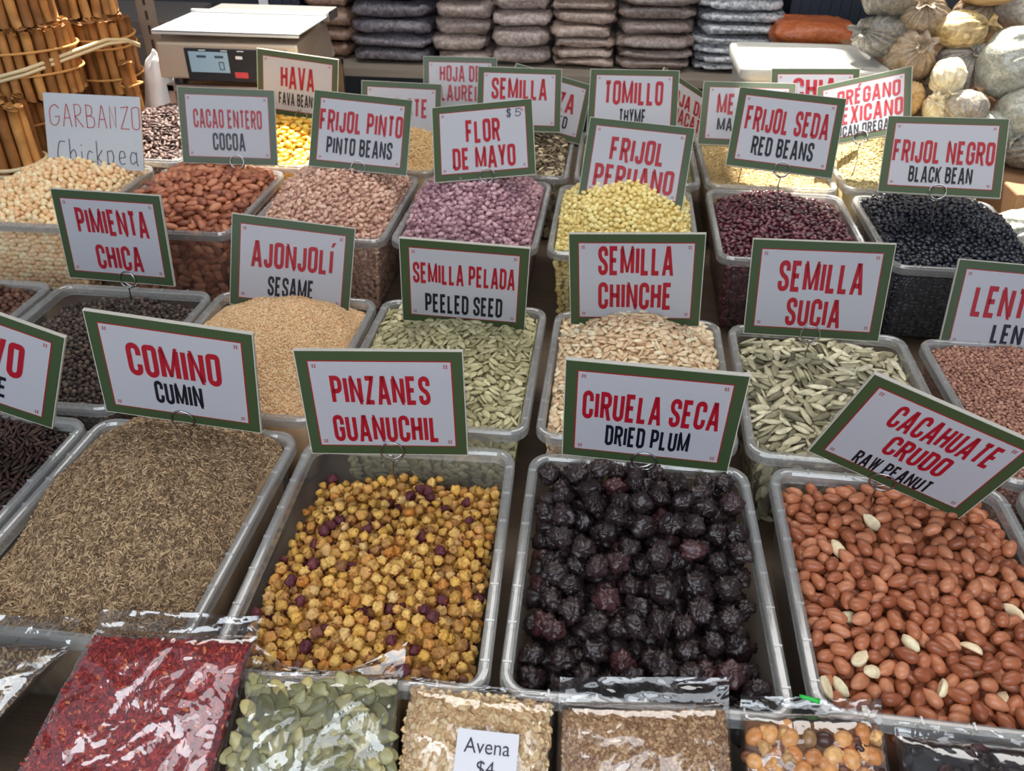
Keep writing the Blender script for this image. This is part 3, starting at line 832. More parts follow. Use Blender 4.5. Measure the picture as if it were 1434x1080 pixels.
# ------------------------------------------------------------------ heaps
G_ = 1.35
def C(r, g, b, k=G_): return rgb(r, g, b, k)
HM = {
 'peanut': seed_mat('peanut_skin', [(0, C(138, 76, 50, 1.2)), (.5, C(168, 102, 70, 1.2)), (1, C(192, 128, 94, 1.2))], .36, mottling=.16, speck_scale=160, coat=.15, bump=.12, bscale=350),
 'pale': seed_mat('blanched_peanut', [(0, C(222, 196, 160)), (1, C(236, 214, 180))], .5),
 'berry': seed_mat('dried_berry', [(0, C(92, 42, 48)), (.09, C(80, 34, 44)), (.13, C(160, 114, 64, 1.25)), (.45, C(202, 156, 72, 1.25)), (.7, C(212, 172, 100, 1.25)), (.88, C(180, 116, 48, 1.25)), (1, C(210, 178, 120, 1.25))], .6, mottling=.3, speck_scale=220, speck=C(120, 66, 40), speck_th=.61, bump=.35, bscale=500),
 'prune': seed_mat('dried_plum_skin', [(0, C(34, 24, 25)), (.85, C(48, 36, 37)), (1, C(70, 38, 40))], .40, mottling=.25, speck_scale=120, coat=.15, bump=.3, bscale=260, spec=.5),
 'chick': seed_mat('chickpea_skin', [(0, C(206, 166, 122)), (.5, C(222, 186, 144)), (1, C(232, 204, 166))], .5, mottling=.08),
 'cacao': seed_mat('cacao_skin', [(0, C(124, 72, 54)), (.5, C(160, 98, 72)), (1, C(186, 126, 94))], .45, mottling=.22, speck_scale=150, coat=.1, bump=.2),
 'pinto': seed_mat('pinto_skin', [(0, C(176, 134, 116)), (.5, C(196, 158, 138)), (1, C(210, 178, 156))], .35, speck=C(122, 78, 68), speck_th=.56, speck_scale=330, mottling=.08, coat=.2),
 'flor': seed_mat('flor_de_mayo_skin', [(0, C(122, 84, 94)), (.5, C(152, 114, 124)), (1, C(186, 152, 156))], .35, speck=C(196, 160, 164), speck_th=.58, speck_scale=300, mottling=.12, coat=.2),
 'peruano': seed_mat('peruano_skin', [(0, C(196, 172, 104)), (.5, C(212, 192, 124)), (1, C(224, 206, 146))], .35, mottling=.07, coat=.2),
 'seda': seed_mat('red_bean_skin', [(0, C(62, 28, 38)), (.6, C(84, 40, 50)), (1, C(108, 56, 64))], .22, mottling=.1, coat=.5),
 'negro': seed_mat('black_bean_skin', [(0, C(24, 26, 34)), (.8, C(36, 38, 48)), (1, C(52, 54, 64))], .25, mottling=.1, coat=.45),
 'pelada': seed_mat('peeled_seed', [(0, C(138, 132, 98)), (.4, C(164, 157, 120)), (.8, C(182, 174, 136)), (1, C(198, 190, 152))], .5, mottling=.12),
 'chinche': seed_mat('cream_seed', [(0, C(190, 160, 126)), (.5, C(212, 186, 152)), (1, C(228, 208, 178))], .5, mottling=.12),
 'sucia': seed_mat('sucia_seed', [(0, C(96, 92, 72)), (.25, C(140, 134, 108)), (.6, C(178, 170, 140)), (1, C(206, 200, 172))], .45, mottling=.28, speck_scale=140, coat=.1),
 'lentil': seed_mat('lentil_skin', [(0, C(124, 84, 72)), (.5, C(148, 106, 90)), (1, C(172, 130, 110))], .5, mottling=.1),
 'pepper': seed_mat('peppercorn_skin', [(0, C(44, 36, 34)), (.5, C(70, 58, 52)), (1, C(104, 88, 76))], .6, mottling=.3, speck_scale=500, bump=.4, bscale=600),
 'allspice': seed_mat('allspice_skin', [(0, C(70, 46, 38)), (1, C(112, 76, 60))], .6, mottling=.3, bump=.3),
 'clove': seed_mat('clove_skin', [(0, C(34, 24, 22)), (1, C(66, 46, 40))], .6, mottling=.3),
 'cumin': seed_mat('cumin_seed', [(0, C(78, 60, 44)), (.35, C(116, 93, 68)), (.7, C(144, 119, 90)), (1, C(172, 148, 116))], .6, mottling=.15),
 'sesame': seed_mat('sesame_seed', [(0, C(190, 150, 110)), (.5, C(210, 174, 132)), (1, C(226, 198, 160))], .5, mottling=.06),
 'fava': seed_mat('fava_skin', [(0, C(196, 140, 44)), (.5, C(220, 170, 64)), (1, C(236, 198, 96))], .4, mottling=.12, coat=.2),
 'striped': seed_mat('striped_seed', [(0, C(70, 60, 48)), (.35, C(120, 104, 82)), (.7, C(168, 150, 122)), (1, C(206, 188, 156))], .5, mottling=.3, speck_scale=200),
 'bird': seed_mat('birdseed', [(0, C(186, 150, 100)), (1, C(222, 192, 146))], .5),
 'petal': seed_mat('dried_petal', [(0, C(58, 42, 40)), (1, C(104, 80, 72))], .6, mottling=.3),
 'thyme': seed_mat('thyme_leaf', [(0, C(120, 116, 84)), (1, C(176, 166, 126))], .7),
 'herb': seed_mat('herb_leaf', [(0, C(150, 128, 86)), (1, C(206, 182, 134))], .7),
 'oregano': seed_mat('oregano_leaf', [(0, C(150, 134, 92)), (1, C(214, 196, 148))], .7),
}
# key: material, half axes, shape maker, n variants, tilt, flat, edge below rim, dome, peak u, peak v, power, slope along v
H = {
 'cacahuate': dict(nm='peanut', mt='peanut', ax=(0.00739, 0.00487, 0.00487), sh=sh_peanut, nv=5, tilt=.35, flat=False, e=-.012, pk=.010, v0=.2, ind=300,
      lb='raw peanut with red brown skin, in the front tub under the CACAHUATE sign', gr='peanuts in the front tub', cat='peanut'),
 'pinzanes': dict(nm='dried_berry', mt='berry', ax=(0.00528, 0.00488, 0.00464), sh=sh_crumb, nv=10, tilt=1.5, flat=False, e=-.024, pk=.018, v0=-.1, tl=-.012, ind=300,
      lb='crumbly yellow dried berry, in the front tub under the PINZANES sign', gr='dried berries in the front tub', cat='dried berry'),
 'ciruela': dict(nm='dried_plum', mt='prune', ax=(.0112, .0102, .0088), sh=sh_prune, nv=8, tilt=.8, flat=False, e=-.013, pk=.020, v0=.35, tl=.004, ind=300,
      lb='wrinkled black dried plum, in the front tub under the CIRUELA SECA sign', gr='dried plums in the front tub', cat='dried plum'),
 'garbanzo': dict(nm='chickpea', mt='chick', ax=(0.00460, 0.00423, 0.00405), sh=sh_chick, nv=4, tilt=1.5, flat=False, e=-.003, pk=.031, v0=.15, ind=300,
      lb='cream chickpea, in the tub under the handwritten card', gr='chickpeas in the tub', cat='chickpea'),
 'cacao': dict(nm='cocoa_bean', mt='cacao', ax=(0.00991, 0.00588, 0.00403), sh=sh_bean, nv=4, tilt=.35, flat=True, e=-.004, pk=.030, v0=.25, ind=300, kw=dict(bend=.1),
      lb='reddish brown cocoa bean, in the tub under the CACAO ENTERO sign', gr='cocoa beans in the tub', cat='cocoa bean'),
 'pinto': dict(nm='pinto_bean', mt='pinto', ax=(0.00541, 0.00344, 0.00279), sh=sh_bean, nv=4, tilt=.4, flat=True, e=-.003, pk=.050, v0=.3, ind=300,
      lb='speckled beige pinto bean, in the tub under the FRIJOL PINTO sign', gr='pinto beans in the tub', cat='bean'),
 'flor': dict(nm='pink_bean', mt='flor', ax=(0.00554, 0.00353, 0.00294), sh=sh_bean, nv=4, tilt=.4, flat=True, e=-.003, pk=.057, v0=.12, ind=300,
      lb='purple pink bean, in the tub under the FLOR DE MAYO sign', gr='purple pink beans in the tub', cat='bean'),
 'peruano': dict(nm='yellow_bean', mt='peruano', ax=(0.00496, 0.00336, 0.00288), sh=sh_bean, nv=4, tilt=.4, flat=True, e=-.003, pk=.055, v0=-.02, pw=2.3, ind=300,
      lb='pale yellow bean, in the tub under the FRIJOL PERUANO sign', gr='pale yellow beans in the tub', cat='bean'),
 'seda': dict(nm='red_bean', mt='seda', ax=(0.00612, 0.00315, 0.00272), sh=sh_bean, nv=4, tilt=.35, flat=True, e=-.014, pk=.026, v0=.25, ind=300,
      lb='glossy dark red bean, in the tub under the FRIJOL SEDA sign', gr='dark red beans in the tub', cat='bean'),
 'negro': dict(nm='black_bean', mt='negro', ax=(0.00477, 0.00308, 0.00254), sh=sh_bean, nv=4, tilt=.4, flat=True, e=-.002, pk=.026, v0=.3, ind=300,
      lb='glossy black bean, in the tub under the FRIJOL NEGRO sign', gr='black beans in the tub', cat='bean'),
 'pelada': dict(nm='peeled_pumpkin_seed', mt='pelada', ax=(0.00722, 0.00334, 0.00141), sh=sh_seed, nv=4, tilt=.4, flat=True, e=-.008, pk=.018, v0=.5, ind=300,
      lb='slim grey green peeled pumpkin seed, in the tub under the SEMILLA PELADA sign', gr='peeled pumpkin seeds in the tub', cat='pumpkin seed'),
 'chinche': dict(nm='cream_pumpkin_seed', mt='chinche', ax=(0.00593, 0.00312, 0.00144), sh=sh_seed, nv=4, tilt=.45, flat=True, e=-.007, pk=.048, v0=.3, ind=300,
      lb='small cream pumpkin seed, in the tub under the SEMILLA CHINCHE sign', gr='cream pumpkin seeds in the tub', cat='pumpkin seed'),
 'sucia': dict(nm='large_pumpkin_seed', mt='sucia', ax=(.01120, .00385, .00175), sh=sh_seed, nv=4, tilt=.5, flat=True, e=-.014, pk=.010, v0=.2, ind=300,
      lb='large mottled grey green pumpkin seed, in the tub under the SEMILLA SUCIA sign', gr='large pumpkin seeds in the tub', cat='pumpkin seed'),
 'lenteja': dict(nm='lentils', mt='lentil', ax=(0.00236, 0.00236, 0.00114), sh=sh_grain, nv=1, tilt=.5, flat=True, e=-.006, pk=.010, v0=.2, ind=0, lb='reddish brown lentils filling the tub under the LENTEJA sign', cat='lentils'),
 'pimienta': dict(nm='peppercorns', mt='pepper', ax=(0.00272, 0.00272, 0.00263), sh=sh_grain, nv=1, tilt=1, flat=False, e=-.022, pk=.020, v0=.2, ind=0, lb='black peppercorns heaped in the tub under the PIMIENTA CHICA sign', cat='peppercorns'),
 'gorda': dict(nm='allspice_berries', mt='allspice', ax=(.0040, .0040, .0038), sh=sh_grain, nv=1, tilt=1, flat=False, e=-.012, pk=.014, v0=.2, ind=0, lb='brown allspice berries in the tub at the left frame edge', cat='allspice'),
 'clavo': dict(nm='cloves', mt='clove', ax=(.0062, .0016, .0016), sh=sh_grain, nv=1, tilt=.5, flat=False, e=-.010, pk=.016, v0=.2, ind=0, lb='dark dried cloves filling the tub under the CLAVO sign', cat='cloves'),
 'next': dict(nm='dark_spice', mt='allspice', ax=(.0050, .0040, .0038), sh=sh_grain, nv=1, tilt=1, flat=False, e=-.020, pk=.010, v0=.2, ind=0, lb='dark brown spice in the tub at the right frame edge', cat='spice'),
 'comino': dict(nm='cumin', mt='cumin', ax=(.0031, .00075, .00075), sc=17000, e=-.012, pk=.046, v0=.4, lb='brown cumin heaped in the tub under the COMINO sign', cat='cumin'),
 'ajonjoli': dict(nm='sesame', mt='sesame', ax=(.0017, .0010, .0006), sc=15000, e=-.012, pk=.043, v0=.12, lb='pale tan sesame heaped high in the tub under the AJONJOLÍ sign', cat='sesame'),
 'jamaica': dict(nm='dried_petals', mt='petal', ax=(.0065, .0030, .0012), sh=sh_flake, nv=2, tilt=.7, flat=True, e=-.004, pk=.034, v0=.5, ind=0, lb='dark dried petals in the sunlit tub behind the GARBANZO card', cat='dried petals'),
 'hava': dict(nm='fava_bean', mt='fava', ax=(0.00807, 0.00595, 0.00289), sh=sh_bean, nv=3, tilt=.5, flat=True, e=-.003, pk=.030, v0=.4, ind=300, kw=dict(bend=.12),
      lb='golden yellow fava bean, in the tub under the HAVA sign', gr='fava beans in the tub', cat='bean'),
 'alpiste': dict(nm='birdseed', mt='bird', ax=(.0024, .0013, .0011), sc=7000, e=-.003, pk=.022, v0=.3, lb='tan birdseed in the tub under the ALPISTE sign', cat='birdseed'),
 'semilla': dict(nm='striped_seed', mt='striped', ax=(0.00688, 0.00368, 0.00160), sh=sh_seed, nv=3, tilt=.5, flat=True, e=-.003, pk=.030, v0=.35, ind=300,
      lb='dark striped seed, in the tub behind the FLOR DE MAYO sign', gr='striped seeds in the tub', cat='seed'),
 'tomillo': dict(nm='dried_thyme', mt='thyme', ax=(.0026, .0010, .0008), sc=6000, e=-.01, pk=.02, v0=.3, lb='dried thyme in the tub under the TOMILLO sign', cat='thyme'),
 'mejorana': dict(nm='dried_marjoram', mt='herb', ax=(.0024, .0013, .0009), sc=8000, e=-.006, pk=.024, v0=.7, lb='tan dried marjoram in the tub behind the RED BEANS sign', cat='marjoram'),
 'oregano': dict(nm='dried_oregano', mt='oregano', ax=(.0030, .0015, .0010), sc=8000, e=-.003, pk=.042, v0=.2, lb='pale dried oregano heaped in the tub behind the BLACK BEAN sign', cat='oregano'),
}

def fill(key):
    s = H[key]; cx, cy, rot, W, L, rim = TUBS[key]
    r = np.random.default_rng(abs(hash_name(key)))
    FR = np.array(Matrix.Translation((cx, cy, 0)) @ Matrix.Rotation(rot, 4, 'Z'))
    e = s['e']; hw, hl = inner(W, L, rim, COUNTER, rim + e)
    hw -= .0006; hl -= .0006; rc = .018
    ax = s['ax']; th = ax[2]
    def tgt(x, y):
        u, v = x / hw, y / hl
        rr = np.sqrt(((u - s.get('u0', 0)) ** 2 + (v - s['v0']) ** 2 * (0.85)) / 1.35)
        d = np.clip(1 - rr ** s.get('pw', 1.7), 0, 1)
        n = .0016 * np.sin(x * 61 + rot * 90 + cx * 50) * np.sin(y * 53 + cx * 70) + .0010 * np.sin(x * 140 + y * 90 + cx * 40)
        return rim + e + s['pk'] * d + s.get('tl', 0) * v + n
    # the bulk under the top layers
    st = Stuff(); nx, ny = 22, 26
    dp = 2.6 * (ax[0] if s.get('sc') is None and not s.get('flat', True) else (ax[1] + ax[2]) / 2)
    if 'sc' in s: dp = th * 1.2
    V = []; F = []; ins = 0 if 'sc' in s else 1.5 * ax[2]
    for j in range(ny + 1):
        for i in range(nx + 1):
            u, v = -1 + 2 * i / nx, -1 + 2 * j / ny
            k = 1.0
            au, av = abs(u) * hw - (hw - rc), abs(v) * hl - (hl - rc)
            x, y = u * hw, v * hl
            if au > 0 and av > 0:
                q = math.hypot(au, av); f = rc / max(q, rc); x = math.copysign(hw - rc + au * f, u); y = math.copysign(hl - rc + av * f, v)
            V.append((x * (hw - ins) / hw, y * (hl - ins) / hl, float(tgt(x, y)) - dp))
    for j in range(ny):
        for i in range(nx):
            a = j * (nx + 1) + i; F.append((a, a + 1, a + nx + 2, a + nx + 1))
    edge = [i for i in range(nx + 1)] + [(j + 1) * (nx + 1) - 1 for j in range(1, ny + 1)] + [ny * (nx + 1) + i for i in range(nx - 1, -1, -1)] + [j * (nx + 1) for j in range(ny - 1, 0, -1)]
    low = []
    hb = inner(W, L, rim, COUNTER, COUNTER + .004)
    for i in edge:
        x, y, z = V[i]; low.append(len(V)); V.append((x * (hb[0] - .002 - ins) / (hw - ins), y * (hb[1] - .002 - ins) / (hl - ins), COUNTER + .004))
    ne = len(edge)
    for i in range(ne):
        F.append((edge[i], low[i], low[(i + 1) % ne], edge[(i + 1) % ne]))
    F.append(tuple(reversed(low)))
    st.raw(V, F, r.random(len(V)) * .3 + .3)
    # grains seen through the front and side walls
    def wall_layer(Vb, Fb, big):
        sx, sz = big * 1.66, ax[1] * 1.62
        mats = []
        for z in np.arange(COUNTER + .006, rim + e + .001, sz):
            wz, lz = inner(W, L, rim, COUNTER, z)
            for x in np.arange(-wz + sx * .6, wz - sx * .5, sx):
                mats.append((x + r.normal() * sx * .15, -lz + ax[2] * 1.15, z + r.normal() * sz * .15, 0))
            for y in np.arange(-lz + sx * .6, lz - sx * .5, sx):
                for sg in (-1, 1):
                    mats.append((sg * (wz - ax[2] * 1.15), y + r.normal() * sx * .15, z + r.normal() * sz * .15, 1))
        A = []
        for (x, y, z, side) in mats:
            if z > float(tgt(x, y)) - th: continue
            Rm = Matrix.Rotation(math.pi / 2, 3, 'X') @ Matrix.Rotation(r.uniform(0, 6.28), 3, 'Z')
            if side: Rm = Matrix.Rotation(math.pi / 2, 3, 'Z') @ Rm
            A.append(m4(np.array(Rm), (x, y, z)))
        if A: st.add(Vb, Fb, np.array(A), r.random(len(A)))
    if 'sc' in s:
        Vb, Fb = sh_grain(ax, 5, 4)
        N = s['sc']; X = r.uniform(-hw + .002, hw - .002, N); Y = r.uniform(-hl + .002, hl - .002, N)
        ok = ~((np.abs(X) > hw - rc) & (np.abs(Y) > hl - rc) & (np.hypot(np.abs(X) - hw + rc, np.abs(Y) - hl + rc) > rc - .002))
        X, Y = X[ok], Y[ok]; Z = tgt(X, Y); d = 1e-3
        gx, gy = (tgt(X + d, Y) - Z) / d, (tgt(X, Y + d) - Z) / d
        n = np.stack([-gx, -gy, np.ones_like(gx)], 1) + r.normal(size=(len(X), 3)) * .33; n /= np.linalg.norm(n, axis=1)[:, None]
        a = r.normal(size=(len(X), 3)); a -= n * (a * n).sum(1)[:, None]; a /= np.linalg.norm(a, axis=1)[:, None]
        A = np.zeros((len(X), 4, 4)); A[:, :3, 0] = a; A[:, :3, 1] = np.cross(n, a); A[:, :3, 2] = n
        A[:, 0, 3], A[:, 1, 3], A[:, 2, 3] = X, Y, Z + r.uniform(-1.6, 0.6, len(X)) * th; A[:, 3, 3] = 1
        A[:, :3, :3] *= r.uniform(.85, 1.15, len(X))[:, None, None]
        st.add(Vb, Fb, A, r.random(len(X)))
        o = st.build(s['nm'], HM[s['mt']]); o.matrix_world = Matrix(FR)
        return tag(o, s['lb'], s['cat'], None, 'stuff')
    g = max(.0006, min(ax[1] * .28, .0016))
    nx, ny = int(2 * hw / g) | 1, int(2 * hl / g) | 1
    X, Y = np.meshgrid((np.arange(nx) - nx // 2) * g, (np.arange(ny) - ny // 2) * g)
    T = tgt(X, Y)
    au, av = np.abs(X) - (hw - rc), np.abs(Y) - (hl - rc)
    inside = ~((au > 0) & (av > 0) & (np.hypot(np.maximum(au, 0), np.maximum(av, 0)) > rc - ax[0] * .7))
    P, _ = deposit(T, inside, hw, hl, g, ax, dp, s['tilt'], r, s['flat'])
    kw = s.get('kw', {})
    shapes = []
    for q in range(s['nv']):
        shapes.append(s['sh'](ax, seed=q, **kw) if s['sh'] is not sh_grain else sh_grain(ax, 8, 6))
    if s['sh'] is not sh_grain: wb = s['sh'](ax, seed=1, **kw) if s['sh'] not in (sh_prune, sh_crumb) else s['sh'](ax, seed=1, sub=2)
    else: wb = shapes[0]
    if key not in ('ciruela', 'pinzanes', 'cacahuate'): wall_layer(wb[0], wb[1], ax[0])
    # a closed bed of seeds under the loose top layers
    A = []; sp = ax[0] * .95 + ax[1] * .35
    for x in np.arange(-hw + ax[0], hw - ax[0], sp):
        for y in np.arange(-hl + ax[0], hl - ax[0], sp):
            px_, py_ = x + r.normal() * sp * .18, y + r.normal() * sp * .18
            A.append(m4(rot_mats(1, .5, r, s['flat'])[0], (px_, py_, float(tgt(px_, py_)) - dp + ax[2] * r.uniform(.2, .9))))
    st.add(wb[0], wb[1], np.array(A), r.random(len(A)))
    Mw = Matrix(FR)
    rows = []
    for (x, y, z, Rm, vis) in P:
        w = Mw @ Vector((x, y, z)); rows.append((w, vis > .32 and shown(w + Vector((0, 0, th))), (w - CAM).length))
    pick = set()
    if s['ind']:
        order = sorted([i for i, q in enumerate(rows) if q[1]], key=lambda i: rows[i][2])
        pick = set(order[:s['ind']])
    meshes = [mesh_of(s['nm'], v, f, HM[s['mt']]) for v, f in shapes] if pick else []
    pale = None; rest = [[] for _ in shapes]
    if key == 'cacahuate':
        pv, pf = sh_half(ax, 3); pale = mesh_of('pale_peanut', pv * 1.02, pf, HM['pale'])
    for i, (x, y, z, Rm, vis) in enumerate(P):
        A = m4(Rm * (r.uniform(.78, 1.1) if key == 'pinzanes' else r.uniform(.94, 1.06)), (x, y, z)); q = int(r.integers(len(shapes)))
        if i in pick:
            pl = pale is not None and r.random() < .045
            o = bpy.data.objects.new('pale_peanut' if pl else s['nm'], pale if pl else meshes[q])
            o.matrix_world = Mw @ Matrix(A)
            COL.objects.link(o)
            if pl: tag(o, 'pale skinless peanut half among the red peanuts in the front tub', 'peanut', 'pale peanut halves in the front tub')
            else: tag(o, s['lb'], s['cat'], s['gr'])
        else: rest[q].append(A)
    for q, A in enumerate(rest):
        if not A: continue
        v, f = shapes[q]
        if s['sh'] in (sh_prune, sh_crumb): v, f = s['sh'](ax, seed=q, sub=3 if s['sh'] is sh_prune else 2)
        st.add(v, f, np.array(A), r.random(len(A)))
    nm = s['nm'] if not s['ind'] else s['nm'] + '_heap'
    o = st.build(nm, HM[s['mt']]); o.matrix_world = Mw
    tag(o, s['lb'] if not s['ind'] else 'the other ' + s['gr'].replace(' in the', ', heaped and buried in the') + ' under the ' + {'garbanzo': 'GARBANZO card', 'semilla': 'SEMILLA sign'}.get(key, key.upper() + ' sign'), s['cat'], None, 'stuff')
    print('FILL', key, len(P), len(pick))

def hash_name(k): return sum((i + 1) * ord(c) for i, c in enumerate(k))
for k in H: fill(k)
# ------------------------------------------------------------------ packed bags in front of the tubs
M['chili_core'] = mat('chili_bulk', C(120, 24, 26), .7, vary=.3, vscale=200, bump=.4, bscale=500)
M['cumin_core'] = mat('seed_bulk', C(96, 74, 52), .7, vary=.4, vscale=300, bump=.4, bscale=500)
M['oat_core'] = mat('oat_bulk', C(178, 146, 106), .7, vary=.2, vscale=200, bump=.3, bscale=300)
M['brown_core'] = mat('brown_seed_bulk', C(150, 116, 82), .7, vary=.3, vscale=300, bump=.4, bscale=400)
M['nut_core'] = mat('nut_bulk', C(130, 88, 56), .7, vary=.4, vscale=60)
M['pepita_core'] = mat('pepita_bulk', C(96, 94, 66), .7, vary=.3, vscale=100)
M['black_core'] = mat('black_bulk', C(34, 32, 38), .5, vary=.4, vscale=90, bump=.8, bscale=110)
HM['chili'] = seed_mat('chili_flake', [(0, C(104, 14, 18)), (.55, C(150, 30, 30)), (.9, C(176, 52, 40)), (1, C(206, 120, 70))], .5, mottling=.2)
HM['oat'] = seed_mat('oat_flake', [(0, C(178, 142, 100)), (.5, C(206, 174, 130)), (1, C(226, 200, 160))], .6, mottling=.12)
HM['brownseed'] = seed_mat('brown_seed', [(0, C(134, 96, 66)), (.5, C(168, 132, 96)), (1, C(200, 168, 130))], .5)
HM['nut'] = seed_mat('mixed_nut', [(0, C(170, 110, 62)), (.4, C(198, 146, 92)), (.6, C(150, 84, 48)), (.75, C(60, 36, 30)), (.85, C(50, 34, 32)), (1, C(206, 160, 104))], .35, mottling=.2, coat=.2)
HM['pepita'] = seed_mat('big_pepita', [(0, C(104, 102, 68, 1.2)), (.4, C(134, 130, 90, 1.2)), (.8, C(156, 148, 106, 1.2)), (1, C(176, 160, 104, 1.2))], .4, mottling=.15, coat=.2)

def ridge(p, f, off):
    q = Vector(p) * f + Vector((off, off * 1.7, off * .3))
    return max(0, 1 - abs(noise.noise(q)) * 5.0) ** 2

def bag_profile(u, v):
    a = max(0, 1 - abs(2 * u - 1) ** 4) ** .5; b = max(0, 1 - abs(2 * v - 1) ** 8) ** .5
    return a * b

def bag_front(b, u, v, k=1.0, seed=0.0):
    n = b['D'] * bag_profile(u, v) * k
    n += b['D'] * .22 * noise.noise(Vector((u * 3.1, v * 4.3, seed))) * bag_profile(u, v)
    return n

def make_bag(key, label, name, fill_name, core, fmat, flake=None, nfl=0, flat_tilt=.25, flap=.018, level=.975, sag=0.0, content_label='', content_cat=''):
    b = BAGS[key]; seed = float(hash_name(key) % 97)
    root = empty(name, loc=slope_pt(*((np.array(b['c'][2]) + np.array(b['c'][3])) / 2)))
    inv = root.matrix_world.inverted() if False else Matrix.Translation(-Vector(root.location))
    mb = MB(); nu, nv = 56, 84; V = []; F = []
    def wr(u, v):
        p = (u * 3.0, v * 4.6, 0)
        e = bag_profile(u, v) ** .5
        return (.0016 * ridge(p, 1.0, seed) + .0011 * ridge((p[0] * .5 + p[1] * .9, p[1] - p[0], 0), 1.7, seed + 9) + .0005 * ridge(p, 4.2, seed + 3)) * (.35 + .65 * e)
    for j in range(nv + 1):
        for i in range(nu + 1):
            u, v = i / nu, j / nv
            V.append(bag_uv(b, u, v, bag_front(b, u, v, 1, seed) + wr(u, v) + .0006))
    k = len(V)
    for j in range(nv + 1):
        for i in range(nu + 1):
            u, v = i / nu, j / nv
            V.append(bag_uv(b, u, v, -.42 * b['D'] * bag_profile(u, v)))
    for j in range(nv):
        for i in range(nu):
            a = j * (nu + 1) + i
            F.append((a, a + 1, a + nu + 2, a + nu + 1)); F.append((k + a, k + a + nu + 1, k + a + nu + 2, k + a + 1))
    # empty top of the bag, pressed flat above the filling
    base = nv * (nu + 1); q = len(V); m = 10
    for j in range(m + 1):
        t = j / m
        for i in range(nu + 1):
            u = i / nu
            p = bag_uv(b, u, 1.0, 0)
            V.append(p + S_DIR * flap * t * (1 - sag * (1 - (2 * u - 1) ** 2) + .18 * noise.noise(Vector((u * 3, seed, 0)))) + S_N * (.0035 * t * noise.noise(Vector((u * 5, t * 2, seed))) + .0012 * t * ridge((u * 6, t, 0), 1, seed) + .0006))
    for j in range(m):
        for i in range(nu):
            a = q + j * (nu + 1) + i; F.append((a, a + 1, a + nu + 2, a + nu + 1))
    V = [inv @ Vector(p) for p in V]
    mb.add(V, F); mb.build('clear_film', M['film'], root, smooth=True)
    tag(root, label, 'bag', 'packed clear bags in front of the tubs')
    # the filling lies inside the bag
    st = Stuff(); V = []; F = []; mu, mv = 30, 44
    for sgn in (1, -1):
        for j in range(mv + 1):
            for i in range(mu + 1):
                u, v = .03 + .94 * i / mu, .02 + (level - .02) * j / mv
                n = bag_front(b, u, v, 1, seed) - .0022 if sgn > 0 else -.36 * b['D'] * bag_profile(u, v)
                V.append(tuple(bag_uv(b, u, v, n)))
    k = (mu + 1) * (mv + 1)
    for j in range(mv):
        for i in range(mu):
            a = j * (mu + 1) + i; F.append((a, a + 1, a + mu + 2, a + mu + 1)); F.append((k + a, k + a + mu + 1, k + a + mu + 2, k + a + 1))
    ring = [i for i in range(mu + 1)] + [(j + 1) * (mu + 1) - 1 for j in range(1, mv + 1)] + [mv * (mu + 1) + i for i in range(mu - 1, -1, -1)] + [j * (mu + 1) for j in range(mv - 1, 0, -1)]
    F += [(ring[i], k + ring[i], k + ring[(i + 1) % len(ring)], ring[(i + 1) % len(ring)]) for i in range(len(ring))]
    r = np.random.default_rng(int(seed))
    st.raw(V, F, r.random(len(V)), 0)
    if flake:
        A = []
        for _ in range(nfl):
            u = r.uniform(.035, .965); v = level - (level - .25) * r.random() ** .8
            p = bag_uv(b, u, v, bag_front(b, u, v, 1, seed) - .0022 + r.uniform(0, .0008))
            nn = Vector(S_N) + Vector(r.normal(size=3)) * flat_tilt; nn.normalize()
            a = Vector(r.normal(size=3)); a -= nn * a.dot(nn); a.normalize()
            Rm = np.array([a, nn.cross(a), nn]).T * r.uniform(.75, 1.2)
            A.append(m4(Rm, p))
        st.add(flake[0], flake[1], np.array(A), r.random(len(A)), 1)
    o = st.build(fill_name, [M[core], HM[fmat]])
    tag(o, content_label, content_cat, None, 'stuff')
    return root, b, seed

make_bag('cumin_bag', 'clear bag of dark brown seed at the left frame edge', 'seed_bag', 'bagged_seed', 'cumin_core', 'cumin', sh_grain((.0031, .0009, .0009), 5, 4), 4200, content_label='dark brown seed packed in the clear bag at the left frame edge', content_cat='seed')
make_bag('chili_bag', 'large clear bag of red chili flakes leaning on the cumin tub', 'chili_bag', 'chili_flakes', 'chili_core', 'chili', sh_flake((.0026, .0011, .0004)), 6500, flap=.013, content_label='red chili flakes packed in the large clear bag', content_cat='chili flakes')
rt, bb, sd = make_bag('pepita_bag', 'clear bag of green pumpkin seeds leaning on the PINZANES tub', 'pumpkin_seed_bag', 'bagged_pumpkin_seeds', 'pepita_core', 'pepita', sh_seed((.0095, .0048, .0018)), 160, flap=.020, sag=.85, content_label='deeper layer of green pumpkin seeds in the clear bag', content_cat='pumpkin seeds')
rt2, b2, sd2 = make_bag('nut_bag', 'clear bag of mixed nuts and raisins with a green tie', 'nut_bag', 'bagged_nuts', 'nut_core', 'nut', sh_bean((.0055, .0045, .004), .05), 240, flap=.010, content_label='dark bottom layer of mixed nuts in the clear bag', content_cat='nuts')
rt3, b3, sd3 = make_bag('oat_bag', 'clear bag of oat flakes with a white Avena $4 label', 'oat_bag', 'oat_flakes', 'oat_core', 'oat', sh_flake((.0037, .0022, .0006)), 4200, flap=.004, level=.985, content_label='pale oat flakes packed in the clear bag with the white label', content_cat='oats')
make_bag('brown_bag', 'clear bag of small brown seeds leaning on the dried plum tub', 'seed_bag', 'brown_seeds', 'brown_core', 'brownseed', sh_grain((.0016, .0012, .0010), 5, 4), 9000, flap=.015, content_label='small brown seeds packed in the clear bag before the dried plums', content_cat='seeds')
